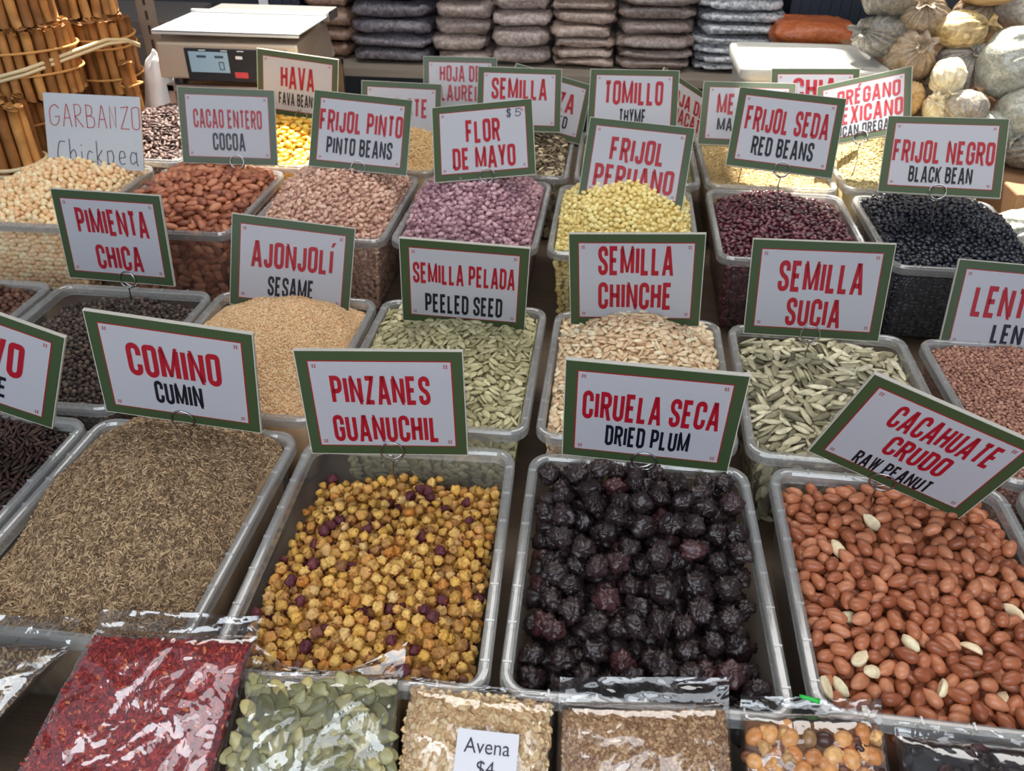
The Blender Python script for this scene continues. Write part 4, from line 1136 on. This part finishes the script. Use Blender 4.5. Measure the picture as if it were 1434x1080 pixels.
make_bag('black_bag', 'clear bag of black dried fruit at the lower right corner', 'dried_fruit_bag', 'black_dried_fruit', 'black_core', 'prune', sh_flake((.0065, .005, .002)), 260, flap=.008, content_label='black dried fruit packed in the clear bag at the lower right corner', content_cat='dried fruit')

def bag_pieces(b, seed, shapes, nm, mt, ax, count, spacing, label, cat, group):
    """countable pieces pressed against the film, kept apart by the spacing"""
    r = np.random.default_rng(int(seed) + 5); P = []
    meshes = [mesh_of(nm, v, f, HM[mt]) for v, f in shapes]
    for _ in range(6000):
        if len(P) >= count: break
        u, v = r.uniform(.07, .93), r.uniform(.50, .955)
        p = bag_uv(b, u, v, bag_front(b, u, v, 1, seed) - .0022 + ax[2] * .25)
        if any((p - q).length < spacing for q in P): continue
        P.append(p)
        nn = Vector(S_N) + Vector(r.normal(size=3)) * .16; nn.normalize()
        a = Vector(r.normal(size=3)); a -= nn * a.dot(nn); a.normalize()
        o = bpy.data.objects.new(nm, meshes[int(r.integers(len(meshes)))])
        o.matrix_world = Matrix(m4(np.array([a, nn.cross(a), nn]).T * r.uniform(.9, 1.08), p))
        COL.objects.link(o); tag(o, label, cat, group)
bag_pieces(bb, sd, [sh_seed((.0095, .0048, .0018), q) for q in range(3)], 'bagged_pumpkin_seed', 'pepita', (.0095, .0048, .0018), 120, .0082,
           'big green pumpkin seed inside the clear bag before the PINZANES tub', 'pumpkin seed', 'pumpkin seeds in the clear bag')
bag_pieces(b2, sd2, [sh_bean((.0062, .0052, .0046), .05, seed=q) for q in range(2)] + [sh_crumb((.0058, .005, .0045), 4)], 'bagged_nut', 'nut', (.006, .005, .0045), 110, .0080,
           'glossy nut or raisin inside the clear bag with the green tie', 'nut', 'mixed nuts in the clear bag')
inv = Matrix.Translation(-Vector(rt2.location))
M['tie'] = mat('green_tie', rgb(30, 190, 70), .4)
MB().tube([inv @ (bag_uv(b2, .42 + .028 * t, 1.0, .0020) + S_DIR * (.0105 - .0006 * t)) for t in range(6)], [.001, .0013, .0014, .0014, .0016, .0019], 6).build('green_tie', M['tie'], rt2, smooth=True)

# paper label on the oats
M['label'] = mat('label_paper', rgb(224, 222, 228), .6)
M['ink'] = mat('label_ink', rgb(58, 56, 64), .6)
def font_mesh(s, size):
    cu = bpy.data.curves.new('lettering', 'FONT'); cu.body = s; cu.size = size; cu.align_x = 'CENTER'; cu.align_y = 'CENTER'
    to = bpy.data.objects.new('lettering', cu); COL.objects.link(to)
    bpy.context.view_layer.update()
    me = bpy.data.meshes.new_from_object(to.evaluated_get(bpy.context.evaluated_depsgraph_get()))
    V = [tuple(v.co) for v in me.vertices]; F = [tuple(p.vertices) for p in me.polygons]
    bpy.data.objects.remove(to); bpy.data.curves.remove(cu); bpy.data.meshes.remove(me)
    return V, F
inv = Matrix.Translation(-Vector(rt3.location))
LB = MB(); lc = (.585, .785)
def lab(x, y, d): return inv @ (bag_uv(b3, lc[0], lc[1], b3['D'] + .0030 + d) + Vector((x, 0, 0)) + S_DIR * y)
w2, h2 = .0185, .0165
for d in (0,):
    V = [lab(*q, 0) for q in ((-w2, -h2), (w2, -h2), (w2, h2), (-w2, h2))] + [lab(*q, .0005) for q in ((-w2, -h2), (w2, -h2), (w2, h2), (-w2, h2))]
    LB.add(V, [(0, 3, 2, 1), (4, 5, 6, 7), (0, 1, 5, 4), (1, 2, 6, 5), (2, 3, 7, 6), (3, 0, 4, 7)], 0)
for s, sz, yy in (('Avena', .0120, .0075), ('$4', .0120, -.0045)):
    V, F = font_mesh(s, sz)
    LB.add([lab(p[0] * .92, p[1] + yy, .0008) for p in V], F, 1)
LB.build('paper_label', [M['label'], M['ink']], rt3)

# ------------------------------------------------------------------ cinnamon
M['cinnamon'] = seed_mat('cinnamon_bark', [(0, C(112, 70, 34, 1.3)), (.5, C(152, 102, 52, 1.3)), (1, C(184, 132, 74, 1.3))], .6, mottling=.25, speck_scale=45, bump=.4, bscale=120)
M['string'] = mat('jute_string', rgb(206, 150, 84), .8)
M['band'] = mat('cream_band', rgb(226, 204, 160), .55)

def stick_mesh(L, R, seed):
    q = random.Random(seed); prof = []
    for sg in (1, -1):                          # a quill: bark rolled in from both sides
        pts = []
        for k in range(13):
            t = k / 12; a = math.radians(90) - sg * t * math.radians(430); rr = R * (1 - .62 * t ** 1.5)
            pts.append((rr * math.cos(a) * .96 + sg * R * .06 * t, rr * math.sin(a)))
        prof.append(pts)
    pr = list(reversed(prof[1])) + prof[0][1:]
    inner_ = [(x * .86, y * .86) for x, y in reversed(pr)]
    loop = pr + inner_; n = len(loop); V = []; F = []; nz = 9
    for j in range(nz + 1):
        z = L * j / nz; dx = R * .07 * math.sin(j * .6 + seed); dy = R * .07 * math.cos(j * .5 + seed * 2)
        s = 1 + .03 * math.sin(j * 1.7 + seed * 3)
        for k, (x, y) in enumerate(loop): V.append((x * s + dx, y * s + dy, z + (0 if 0 < j < nz else R * .25 * math.sin(k * .8 + seed))))
    for j in range(nz):
        F += [(j * n + k, j * n + (k + 1) % n, (j + 1) * n + (k + 1) % n, (j + 1) * n + k) for k in range(n)]
    m = len(pr)
    for base, fl in ((0, True), (nz * n, False)):
        for k in range(m - 1):
            f = (base + k, base + k + 1, base + n - 2 - k, base + n - 1 - k); F.append(f if fl else f[::-1])
    me = bpy.data.meshes.new('stick'); me.from_pydata(V, [], F); me.materials.append(M['cinnamon'])
    me.polygons.foreach_set('use_smooth', [True] * len(F)); me.update()
    return me

def bundle(label, x, y, z0, z1, rad, strings, seed, sr=.0085, lean=(0, 0), band=False):
    root = empty('cinnamon_bundle', (x, y, z0))
    q = random.Random(seed); L = z1 - z0
    ms = [stick_mesh(L, sr, seed * 10 + k) for k in range(4)]
    spots = []; ring_r = rad - sr
    while ring_r > -.001:
        n = max(1, int(2 * math.pi * max(ring_r, 0) / (sr * 2.04)))
        spots += [(ring_r * math.cos(2 * math.pi * k / n + ring_r * 90), ring_r * math.sin(2 * math.pi * k / n + ring_r * 90)) for k in range(n)]
        ring_r -= sr * 2.02
    for sx, sy in spots[:60]:
        o = bpy.data.objects.new('stick', q.choice(ms)); o.parent = root
        o.location = (sx, sy, q.uniform(0, .002)); s = q.uniform(.92, 1.0)
        o.rotation_euler = (q.uniform(-.025, .025), q.uniform(-.025, .025), q.uniform(0, 6.28))
        o.scale = (s, s, q.uniform(.97, 1.04)); COL.objects.link(o)
    for zz in strings:
        pts = [((rad + .0015) * math.cos(a), (rad + .0015) * math.sin(a), zz * L + .0015 * math.sin(a * 2 + seed)) for a in [2 * math.pi * k / 40 for k in range(41)]]
        MB().tube(pts, .0021 if not band else .0032, 6, caps=False).build('string' if not band else 'rubber_band', M['string'] if not band else M['band'], root, smooth=True)
    root.rotation_euler = (lean[0], lean[1], 0)
    return tag(root, label, 'cinnamon bundle', 'tied cinnamon bundles')

bundle('short front cinnamon bundle with a cream rubber band, at the left frame edge', -.948, 1.215, COUNTER, 1.035, .046, (.48, .53), 1, band=True)
bundle('cinnamon bundle on the counter, under the wide middle bundle', -1.000, 1.335, COUNTER, 1.014, .060, (.35, .78), 2)
bundle('wide middle cinnamon bundle with two thin strings', -.975, 1.36, 1.018, 1.123, .082, (.38, .72), 3)
bundle('topmost cinnamon bundle, cut by the upper frame edge', -.985, 1.37, 1.127, 1.25, .068, (.5,), 4)
bundle('cinnamon bundle on the counter behind the GARBANZO card', -.925, 1.50, COUNTER, .983, .062, (.5,), 5)
bundle('right cinnamon bundle with three strings, beside the steel post', -.925, 1.50, .987, 1.108, .062, (.25, .68, .80), 6)
bundle('cinnamon bundle behind the topmost one, with an orange look', -.950, 1.53, 1.112, 1.22, .052, (.5,), 7)
bundle('slim bundle of a few short cinnamon quills left of the white bag', -.845, 1.435, COUNTER, 1.046, .017, (.85,), 8)
bp = [(-1.06, 1.275, 1.035), (-1.0, 1.268, 1.048), (-.93, 1.283, 1.065), (-.895, 1.345, 1.076), (-.868, 1.43, 1.083), (-.853, 1.47, 1.080), (-.850, 1.50, 1.066)]
mb = MB()
for dz in (0, .007): mb.tube([(x, y, z + dz * (1 if i < 5 else .3)) for i, (x, y, z) in enumerate(bp)], .0030, 6)
tag(mb.build('elastic_band', M['band'], smooth=True), 'cream elastic band stretched across the cinnamon bundles', 'elastic band')

# ------------------------------------------------------------------ scale on its steel framed box
M['tan_panel'] = mat('tan_panel', rgb(214, 176, 132), .5, vary=.1)
M['panel_black'] = mat('display_black', rgb(34, 34, 40), .4)
M['lcd'] = mat('lcd_glass', rgb(150, 182, 204), .25, coat=.4)
M['lcd_ink'] = mat('lcd_digit', rgb(52, 72, 92), .5)
M['pan'] = mat('pan_steel', rgb(214, 214, 214), .35, metal=.35)
M['pad'] = mat('red_pad', rgb(206, 70, 76), .5)
M['steel_warm'] = mat('brushed_steel', rgb(206, 188, 168), .42, metal=.6, bump=.04, bscale=120, stretch=(1, 1, 12))
root = empty('display_box', (-.64, 1.60, COUNTER))
mb = MB()
for sx in (-.16, .085):
    for sy in (-.12, .12):
        mb.box((sx, sy - .006, 0), (sx + .012, sy + .006, .160))
for z in (0, .150):
    mb.box((-.16, -.126, z), (.097, -.114, z + .012)); mb.box((-.16, .114, z), (.097, .126, z + .012))
    mb.box((-.16, -.114, z), (-.148, .114, z + .012)); mb.box((.085, -.114, z), (.097, .114, z + .012))
mb.build('frame', M['metal'], root)
MB().box((-.147, -.112, .012), (.084, .112, .149)).build('pane', M['tan_panel'], root)
tag(root, 'steel framed box that carries the weighing scale', 'box')
ZS = COUNTER + .1625
root = empty('weighing_scale', (-.67, 1.57, ZS))
w = MB()
V = [(-.134, -.105, .012), (.128, -.105, .012), (.128, .11, .012), (-.134, .11, .012), (-.130, -.105, .074), (.130, -.105, .076), (.118, .10, .082), (-.118, .10, .082), (-.13, -.112, .014), (.128, -.112, .014)]
w.add(V[:8], [(0, 3, 2, 1), (4, 5, 6, 7), (0, 1, 5, 4), (1, 2, 6, 5), (2, 3, 7, 6), (3, 0, 4, 7)])
w.build('body', M['steel_warm'], root, bevel=.004)
for sx in (-.11, .10):
    for sy in (-.08, .085):
        MB().tube([(sx, sy, 0), (sx, sy, .014)], .011, 10).build('foot', M['panel_black'], root)
d = MB(); d.box((-.078, -.1085, .010), (.110, -.1045, .066)); dp_ = d.build('display_panel', M['panel_black'], root, bevel=.0015)
MB().box((-.070, -.1100, .026), (.002, -.1082, .061)).build('lcd', M['lcd'], dp_, bevel=.0008)
mb = MB()
for (x0, z0, x1, z1) in ((-.016, .031, -.0145, .045), (-.008, .031, -.0065, .045), (-.016, .031, -.0065, .0325), (-.016, .0435, -.0065, .045), (-.055, .051, -.038, .055), (-.022, .051, -.006, .055)):
    mb.box((x0, -.1104, z0), (x1, -.1100, z1))
mb.build('digits', M['lcd_ink'], dp_)
MB().box((.010, -.1092, .018), (.034, -.1084, .028)).build('red_key', M['pad'], dp_, bevel=.002)
mb = MB()
for k, x in enumerate((-.05, -.01, .02)): mb.box((x, -.1090, .0625), (x + .012, -.1084, .0640))
mb.box((.016, -.1090, .050), (.028, -.1084, .055))
mb.build('print', M['label'], dp_)
pn = MB()
pn.box((-.134, -.103, .090), (.134, .062, .0935)); pn.box((-.134, -.103, .0865), (.134, -.100, .0935))
pn.box((-.134, .062, .090), (.134, .066, .100))
pn.box((-.03, -.05, .076), (.03, .05, .091))
pn.build('weighing_pan', M['pan'], root, bevel=.0012)
mb = MB().box((-.10, .070, .082), (.135, .128, .0995)); mb.build('rear_tray', M['metal'], root, bevel=.001)
tag(root, 'steel weighing scale with a blue grey display', 'scale')

# white bag, steel post, crates behind
M['white_bag'] = mat('white_film', rgb(232, 230, 228), .45, bump=.5, bscale=40)
def blob(V, seed, amp, f):
    out = []
    for v in V:
        p = Vector(v); out.append(p * (1 + amp * noise.noise(p * f + Vector((seed, seed * 2.3, -seed)))))
    return out
V, F = ball(24, 16)
V = [Vector((p.x * .038 * (1.05 - .35 * p.z), p.y * .030 * (1.05 - .35 * p.z), p.z * .104 + .104)) for p in blob(V, 3, .16, 2.2)]
MBo = MB().add(V, F)
o = MBo.build('plastic_bag', M['white_bag'], smooth=True, sub=1); o.location = (-.832, 1.508, COUNTER)
tag(o, 'sunlit white plastic bag standing left of the scale', 'bag')
M['galv'] = mat('galvanised_steel', rgb(128, 124, 118), .5, metal=.5, vary=.15, vscale=30)
mb = MB(); mb.box((-.905, 1.618, 0), (-.868, 1.622, 2.55)); mb.box((-.905, 1.622, 0), (-.901, 1.655, 2.55))
post = mb.build('slotted_post', M['galv'])
mb = MB()
for k in range(90): mb.box((-.890, 1.6172, .1 + k * .026), (-.885, 1.6182, .116 + k * .026))
mb.build('slots', M['panel_black'], post)
tag(post, 'grey slotted steel post behind the cinnamon', 'post')
M['cabinet'] = mat('grey_cabinet', rgb(112, 108, 106), .6, vary=.1)
root = empty('cabinet', (-1.12, 1.86, 0))
MB().box((-.2, -.1, 0), (.2, .12, 1.06)).build('body', M['cabinet'], root, bevel=.004)
MB().box((-.19, -.106, .05), (.19, -.1, 1.03)).build('door', M['cabinet'], root, bevel=.002)
tag(root, 'plain grey cabinet behind the steel post', 'cabinet')

M['plank'] = mat('grey_plank', rgb(150, 138, 124), .75, vary=.3, vscale=6, stretch=(1, 10, 10), bump=.2)
o = MB().box((-.86, 1.90, .927), (1.05, 2.40, .944)).build('shelf_board', M['plank'])
for x in (-.8, 0, .95):
    MB().box((x, 1.94, 0), (x + .05, 1.99, .927)).build('leg', M['dark'], o)
    MB().box((x, 2.30, 0), (x + .05, 2.35, .927)).build('leg', M['dark'], o)
tag(o, 'long grey plank shelf that carries the stacked sacks', 'shelf')
M['navy'] = mat('navy_plastic', rgb(34, 42, 58), .5, vary=.1)
def crate(label, x0, x1, y0, y1, z0, z1, mt, sticker=None):
    root = empty('crate', ((x0 + x1) / 2, (y0 + y1) / 2, z0)); hx, hy, h = (x1 - x0) / 2, (y1 - y0) / 2, z1 - z0
    mb = MB(); t = .004
    mb.box((-hx, -hy, 0), (hx, hy, t))
    mb.box((-hx, -hy, t), (hx, -hy + t, h)); mb.box((-hx, hy - t, t), (hx, hy, h)); mb.box((-hx, -hy + t, t), (-hx + t, hy - t, h)); mb.box((hx - t, -hy + t, t), (hx, hy - t, h))
    n = int(2 * hx / .02)
    for k in range(n + 1): mb.box((-hx + k * 2 * hx / n - .0025, -hy - .004, .01), (-hx + k * 2 * hx / n + .0025, -hy, h - .012))
    mb.build('body', mt, root)
    MB().box((-hx - .005, -hy - .007, h - .012), (hx + .005, hy + .005, h)).build('rim', mt, root, bevel=.002)
    if sticker: MB().box((sticker[0], -hy - .0085, sticker[1]), (sticker[0] + .022, -hy - .0072, sticker[1] + .03)).build('sticker', M['label'], root)
    return tag(root, label, 'crate')
crate('lower navy crate with a pale sticker, behind the scale', -.845, -.72, 2.0, 2.3, .944, 1.12, M['navy'], (-.03, .10))
crate('upper navy crate on top of the other, behind the scale', -.845, -.72, 2.0, 2.3, 1.121, 1.30, M['navy'], (.02, .06))
crate('black ribbed crate above the orange bag', .40, .62, 2.08, 2.36, .944, 1.26, M['navy'])

# ------------------------------------------------------------------ stacked sacks on the back shelf
def film_mat(name, c1, c2, scale=170, rough=.45, coat=1.0, wr=1.0, wscale=44):
    mt, nt, p = nodes_of(name)
    tc = nt.nodes.new('ShaderNodeTexCoord')
    vo = nt.nodes.new('ShaderNodeTexVoronoi'); vo.inputs['Scale'].default_value = scale
    link(nt, tc.outputs['Object'], vo.inputs['Vector'])
    mx = nt.nodes.new('ShaderNodeMix'); mx.data_type = 'RGBA'; mx.inputs[6].default_value = c1; mx.inputs[7].default_value = c2
    sp = nt.nodes.new('ShaderNodeSeparateColor'); link(nt, vo.outputs['Color'], sp.inputs[0]); link(nt, sp.outputs[0], mx.inputs[0])
    link(nt, mx.outputs[2], p.inputs['Base Color'])
    n = nt.nodes.new('ShaderNodeTexNoise'); n.inputs['Scale'].default_value = wscale; n.inputs['Detail'].default_value = 4; n.inputs['Distortion'].default_value = 1.5
    link(nt, tc.outputs['Object'], n.inputs['Vector'])
    b1 = nt.nodes.new('ShaderNodeBump'); b1.inputs['Strength'].default_value = .35; b1.inputs['Distance'].default_value = .0015
    link(nt, vo.outputs['Distance'], b1.inputs['Height'])
    b2 = nt.nodes.new('ShaderNodeBump'); b2.inputs['Strength'].default_value = wr; b2.inputs['Distance'].default_value = .01
    link(nt, n.outputs['Fac'], b2.inputs['Height'])
    link(nt, b1.outputs[0], p.inputs['Normal']); link(nt, b2.outputs[0], p.inputs['Coat Normal'])
    p.inputs['Roughness'].default_value = rough; p.inputs['Coat Weight'].default_value = coat; p.inputs['Coat Roughness'].default_value = .10
    return mt
SK = {
 'purple': film_mat('purple_grey_sack', C(66, 62, 70), C(112, 106, 114)), 'brown': film_mat('brown_grey_sack', C(122, 108, 104), C(164, 148, 140)),
 'tan': film_mat('tan_grey_sack', C(136, 118, 108), C(174, 154, 142)), 'dark': film_mat('dark_brown_sack', C(106, 92, 86), C(144, 128, 120)),
 'silver': film_mat('silver_sack', C(110, 112, 116), C(190, 192, 196), rough=.25, coat=1.0, wr=1.0, wscale=40), 'rust': film_mat('rust_sack', C(116, 90, 76), C(150, 120, 102)),
}
def spow(v, e): return math.copysign(abs(v) ** e, v)
def sack_mesh(w, d, h, seed, pinch=.25, eh=.85, nu=36, nv=14):
    V, F = ball(nu, nv); P = []
    for v in V:
        x, y, z = v
        ro = math.hypot(x, y); c, s = (x / ro, y / ro) if ro > 1e-6 else (1, 0)
        R_ = ro ** .45 if ro > 0 else 0
        X, Y = spow(c, .30) * R_, spow(s, .30) * R_
        Z = spow(z, eh)
        corner = max(0, abs(X) + abs(Y) - 1.25)
        Z *= 1 - pinch * corner
        p = Vector((X * w / 2, Y * d / 2, Z * h / 2))
        q = Vector((x * 1.8 + seed, y * 1.8, z * 1.2 - seed))
        p += Vector((x, y, z * .5)) * (.006 * noise.noise(q * 2.6) + .010 * noise.noise(q * .9)) + Vector((0, 0, .005 * noise.noise(q * 1.3) + .003 * noise.noise(q * 3.1)))
        P.append(p)
    return P, F
def sack_stack(cols):
    for (x0, x1, kind, hs, place, yj) in cols:
        z = .945
        for k, h in enumerate(hs):
            q = random.Random(int(x0 * 1000) + k)
            w = (x1 - x0) * q.uniform(.99, 1.03)
            P, F = sack_mesh(w, .30, h * 1.10, q.uniform(0, 50), eh=.62)
            o = MB().add(P, F).build('sack', SK[kind], smooth=True)
            o.location = ((x0 + x1) / 2 + q.uniform(-.006, .006), 2.10 + yj + q.uniform(-.008, .008), z + h / 2 + .004)
            z += h
            pos = ['bottom', 'second', 'third', 'fourth', 'fifth', 'sixth', 'seventh', 'eighth', 'ninth', 'tenth'][k]
            tag(o, f'{place}, {pos} sack from the shelf', 'sack', 'sacks stacked on the back shelf')
sack_stack([
 (-.705, -.600, 'rust', [.032, .034, .036, .036, .034], 'reddish brown stack behind the scale', .03),
 (-.592, -.402, 'purple', [.029, .028, .034, .038, .036], 'purple grey stack above the ALPISTE sign', 0),
 (-.400, -.270, 'brown', [.026, .034, .035, .038, .036], 'grey brown stack above the HOJA DE LAUREL sign', 0),
 (-.268, -.137, 'brown', [.038, .042, .036, .036, .03], 'grey brown stack above the SEMILLA sign', .004),
 (-.134, .006, 'tan', [.018, .021, .024, .026, .028, .026, .026], 'tan stack in the middle of the shelf', 0),
 (.010, .180, 'dark', [.022, .020, .030, .030, .030, .028, .026], 'dark brown stack above the TOMILLO sign', 0),
 (.186, .368, 'silver', [.017, .017, .020, .022, .024, .024, .026, .026], 'shiny silver stack left of the black crate', .01),
])
M['orange'] = film_mat('orange_film', C(150, 76, 40), C(176, 96, 54), coat=.3, wr=.3)
P, F = sack_mesh(.175, .13, .056, 8, pinch=.5, eh=1.0)
M['carton'] = mat('brown_carton', rgb(150, 112, 78), .8, vary=.1)
o = MB().box((.36, 1.91, .9445), (.52, 2.05, 1.010)).build('carton', M['carton'], bevel=.002); tag(o, 'brown carton under the orange bag', 'box')
o = MB().add(P, F).build('orange_bag', M['orange'], smooth=True); o.location = (.425, 1.95, 1.040)
tag(o, 'smooth orange brown bag below the black crate', 'bag')

# white storage bin with lid
M['bin'] = clear_plastic('milky_bin', rgb(226, 226, 222), .55, .3)
M['lid'] = clear_plastic('milky_lid', rgb(214, 212, 204), .75, .25)
root = empty('storage_bin', (.352, 1.62, COUNTER))
BZ = -.030
mb = MB()
sweep(mb, [rr_loop(.118, .102, .02, .235 + BZ), rr_loop(.112, .096, .02, .12), rr_loop(.106, .09, .02, .003), rr_loop(.1, .085, .018, 0)])
mb.build('body', M['bin'], root, smooth=True)
mb = MB()
sweep(mb, [rr_loop(.126, .109, .022, .226 + BZ), rr_loop(.127, .110, .022, .240 + BZ), rr_loop(.124, .107, .022, .246 + BZ), rr_loop(.116, .099, .02, .246 + BZ), rr_loop(.114, .097, .02, .241 + BZ)])
mb.build('lid', M['lid'], root, smooth=True)
tag(root, 'white milky storage bin with a lid, lit by the sun', 'bin')

# ------------------------------------------------------------------ knotted bags of herbs piled at the right
KB = {
 'grey': film_mat('grey_herb_bag', C(128, 120, 110), C(160, 152, 140), scale=260, coat=.9, wr=1.0, wscale=30),
 'sage': film_mat('sage_bag', C(126, 126, 116), C(160, 160, 148), scale=280, rough=.35, coat=1.0, wr=1.0, wscale=22),
 'gold': film_mat('gold_grain_bag', C(140, 116, 76), C(200, 176, 126), scale=150, coat=.7),
 'brown': film_mat('brown_herb_bag', C(120, 102, 82), C(152, 132, 106), scale=260, coat=.8, wr=.9),
 'cream': film_mat('cream_bag', C(190, 172, 140), C(226, 212, 184), scale=170, coat=.6, wr=.9),
 'kraft': film_mat('kraft_bag', C(176, 144, 96), C(196, 164, 116), scale=20, coat=.1, wr=.6),
 'dark': film_mat('dark_herb_bag', C(88, 84, 76), C(122, 116, 106), scale=260, coat=.9, wr=1.0),
}
def knot_bag(label, kind, c, r, knot=(0, -.5, 1), seed=1, gather=.24):
    V, F = ball(72, 26); P = []
    for v in V:
        p = Vector(v); up = p.z
        a = math.atan2(p.y, p.x)
        fold = gather * (max(0, up + .55) / 1.55) ** 1.3 * (abs(math.sin(a * 8 + seed + 2.5 * noise.noise(Vector((p.x * 1.5, p.y * 1.5, seed))))) ** .7 - .6) * (1 - max(0, up) ** 8)
        neck = 1 - .45 * max(0, up - .72) * 3.0
        d = 1 + .10 * noise.noise(p * 1.4 + Vector((seed, 0, seed))) + .05 * noise.noise(p * 3.5 - Vector((seed, 1, 0))) + fold
        P.append(Vector((p.x * d * neck, p.y * d * neck, p.z * d + .12 * max(0, up - .8))))
    Q = Vector(knot).normalized().to_track_quat('Z', 'Y').to_matrix()
    root = empty('knotted_bag', c)
    S = Vector(r)
    def tr(p):
        w = Q @ p; return Vector((w.x * S.x, w.y * S.y, w.z * S.z))
    MB().add([tr(p) for p in P], F).build('body', KB[kind], root, smooth=True)
    T = []; n = 22
    for j, (z, k) in enumerate(((.97, .16), (1.03, .10), (1.08, .11), (1.2, .26), (1.34, .42))):
        T += [tr(Vector((k * math.cos(b) * (1 + .35 * math.sin(b * 5 + seed) * (j > 2)), k * math.sin(b) * (1 + .35 * math.sin(b * 5 + seed) * (j > 2)), z + .06 * math.sin(b * 3 + seed) * (j > 2)))) for b in [2 * math.pi * i / n for i in range(n)]]
    FF = [(j * n + i, j * n + (i + 1) % n, (j + 1) * n + (i + 1) % n, (j + 1) * n + i) for j in range(4) for i in range(n)]
    o = MB().add(T, FF).build('knot', KB[kind], root, smooth=True)
    s = o.modifiers.new('thick', 'SOLIDIFY'); s.thickness = .0008
    return tag(root, label, 'bag', 'knotted bags piled at the right')
M['pile_box'] = mat('pile_box', rgb(150, 112, 78), .8, vary=.1)
for lb, lo, hi in (('brown carton under the knotted bags', (.563, 1.497, COUNTER), (.80, 1.72, .957)), ('narrow brown carton between the white bin and the other cartons', (.486, 1.50, COUNTER), (.560, 1.72, .985)), ('tall brown carton behind the knotted bags', (.47, 1.735, 0), (1.0, 2.0, 1.04))):
    tag(MB().box(lo, hi).build('carton', M['pile_box'], bevel=.003), lb, 'box')
tag(MB().box((.655, 1.33, COUNTER), (.80, 1.49, .925)).build('carton', M['carton'], bevel=.003), 'small brown carton behind the BLACK BEAN sign, at the right edge', 'box')
KN = [
 ('large shiny grey green sage bag, its folds running to the upper right', 'sage', (.672, 1.53, 1.075), (.058, .055, .058), (.8, -.2, .55), 1),
 ('shiny sage bag under the large one at the right edge', 'sage', (.695, 1.48, 1.010), (.050, .05, .045), (.7, -.5, .3), 2),
 ('rounded bag of golden grain with a dark gap at its right', 'gold', (.585, 1.58, 1.120), (.046, .046, .030), (.9, -.1, .3), 3),
 ('sunlit knotted bag, almost white, in the middle of the pile', 'cream', (.562, 1.50, 1.060), (.028, .028, .030), (0, -.6, -.5), 4),
 ('small grey bag with gathered pleats below the sunlit bag', 'grey', (.592, 1.47, 1.022), (.034, .032, .026), (.1, -.7, -.8), 5),
 ('small cream bag left of the pleated grey bag', 'cream', (.553, 1.49, 1.012), (.020, .022, .028), (-.3, -.6, .4), 6),
 ('cream knotted bag end at the bottom of the pile', 'cream', (.585, 1.48, .978), (.026, .026, .022), (-.1, -.8, .2), 7),
 ('pale bag low in the pile, above the BLACK BEAN sign', 'sage', (.640, 1.47, .985), (.038, .034, .030), (.6, -.5, -.2), 8),
 ('kraft paper bag at the top of the pile, cut by the frame', 'kraft', (.625, 1.62, 1.185), (.058, .05, .032), (.9, .2, .2), 9),
 ('dark herb bag at the upper left of the pile', 'dark', (.478, 1.62, 1.165), (.050, .048, .040), (-.6, -.3, .6), 10),
 ('dark herb bag beside the black crate, under another dark bag', 'dark', (.470, 1.60, 1.102), (.048, .045, .034), (-.7, -.5, .3), 11),
 ('grey brown bag between the dark bags and the golden grain', 'brown', (.528, 1.60, 1.135), (.042, .045, .034), (-.2, -.6, .6), 12),
 ('brown herb bag left of the sunlit bag', 'brown', (.515, 1.57, 1.075), (.042, .044, .042), (.1, -.7, .5), 13),
 ('grey herb bag near the corner of the white bin', 'grey', (.487, 1.56, 1.030), (.030, .032, .024), (-.4, -.6, .4), 14),
 ('small tan knotted end sticking out left of the pile', 'kraft', (.520, 1.52, 1.018), (.020, .022, .028), (-.3, -.8, .2), 15),
 ('gold brown bag at the top, beside the kraft paper bag', 'gold', (.543, 1.66, 1.190), (.046, .045, .030), (.3, -.5, .6), 16),
 ('grey bag at the upper right corner', 'grey', (.700, 1.62, 1.150), (.050, .048, .036), (.4, -.5, .5), 17),
 ('dark herb bag at the right edge, beside the BLACK BEAN sign', 'dark', (.705, 1.46, .958), (.046, .046, .030), (.3, -.7, .4), 18),
 ('shadowed brown bag filling the gap behind the golden grain', 'brown', (.650, 1.66, 1.125), (.050, .045, .040), (0, -.5, .7), 19),
 ('grey bag deep in the pile behind the sunlit bag', 'grey', (.605, 1.58, 1.055), (.045, .040, .042), (.2, -.5, .6), 20),
 ('brown bag deep in the pile behind the pleated grey bag', 'brown', (.545, 1.60, 1.000), (.050, .040, .045), (0, -.5, .7), 21),
 ('crumpled clear bag by the right edge, next to the black beans', 'sage', (.640, 1.26, .885), (.050, .045, .038), (.5, -.5, .5), 22),
]
for k in KN: knot_bag(*k)
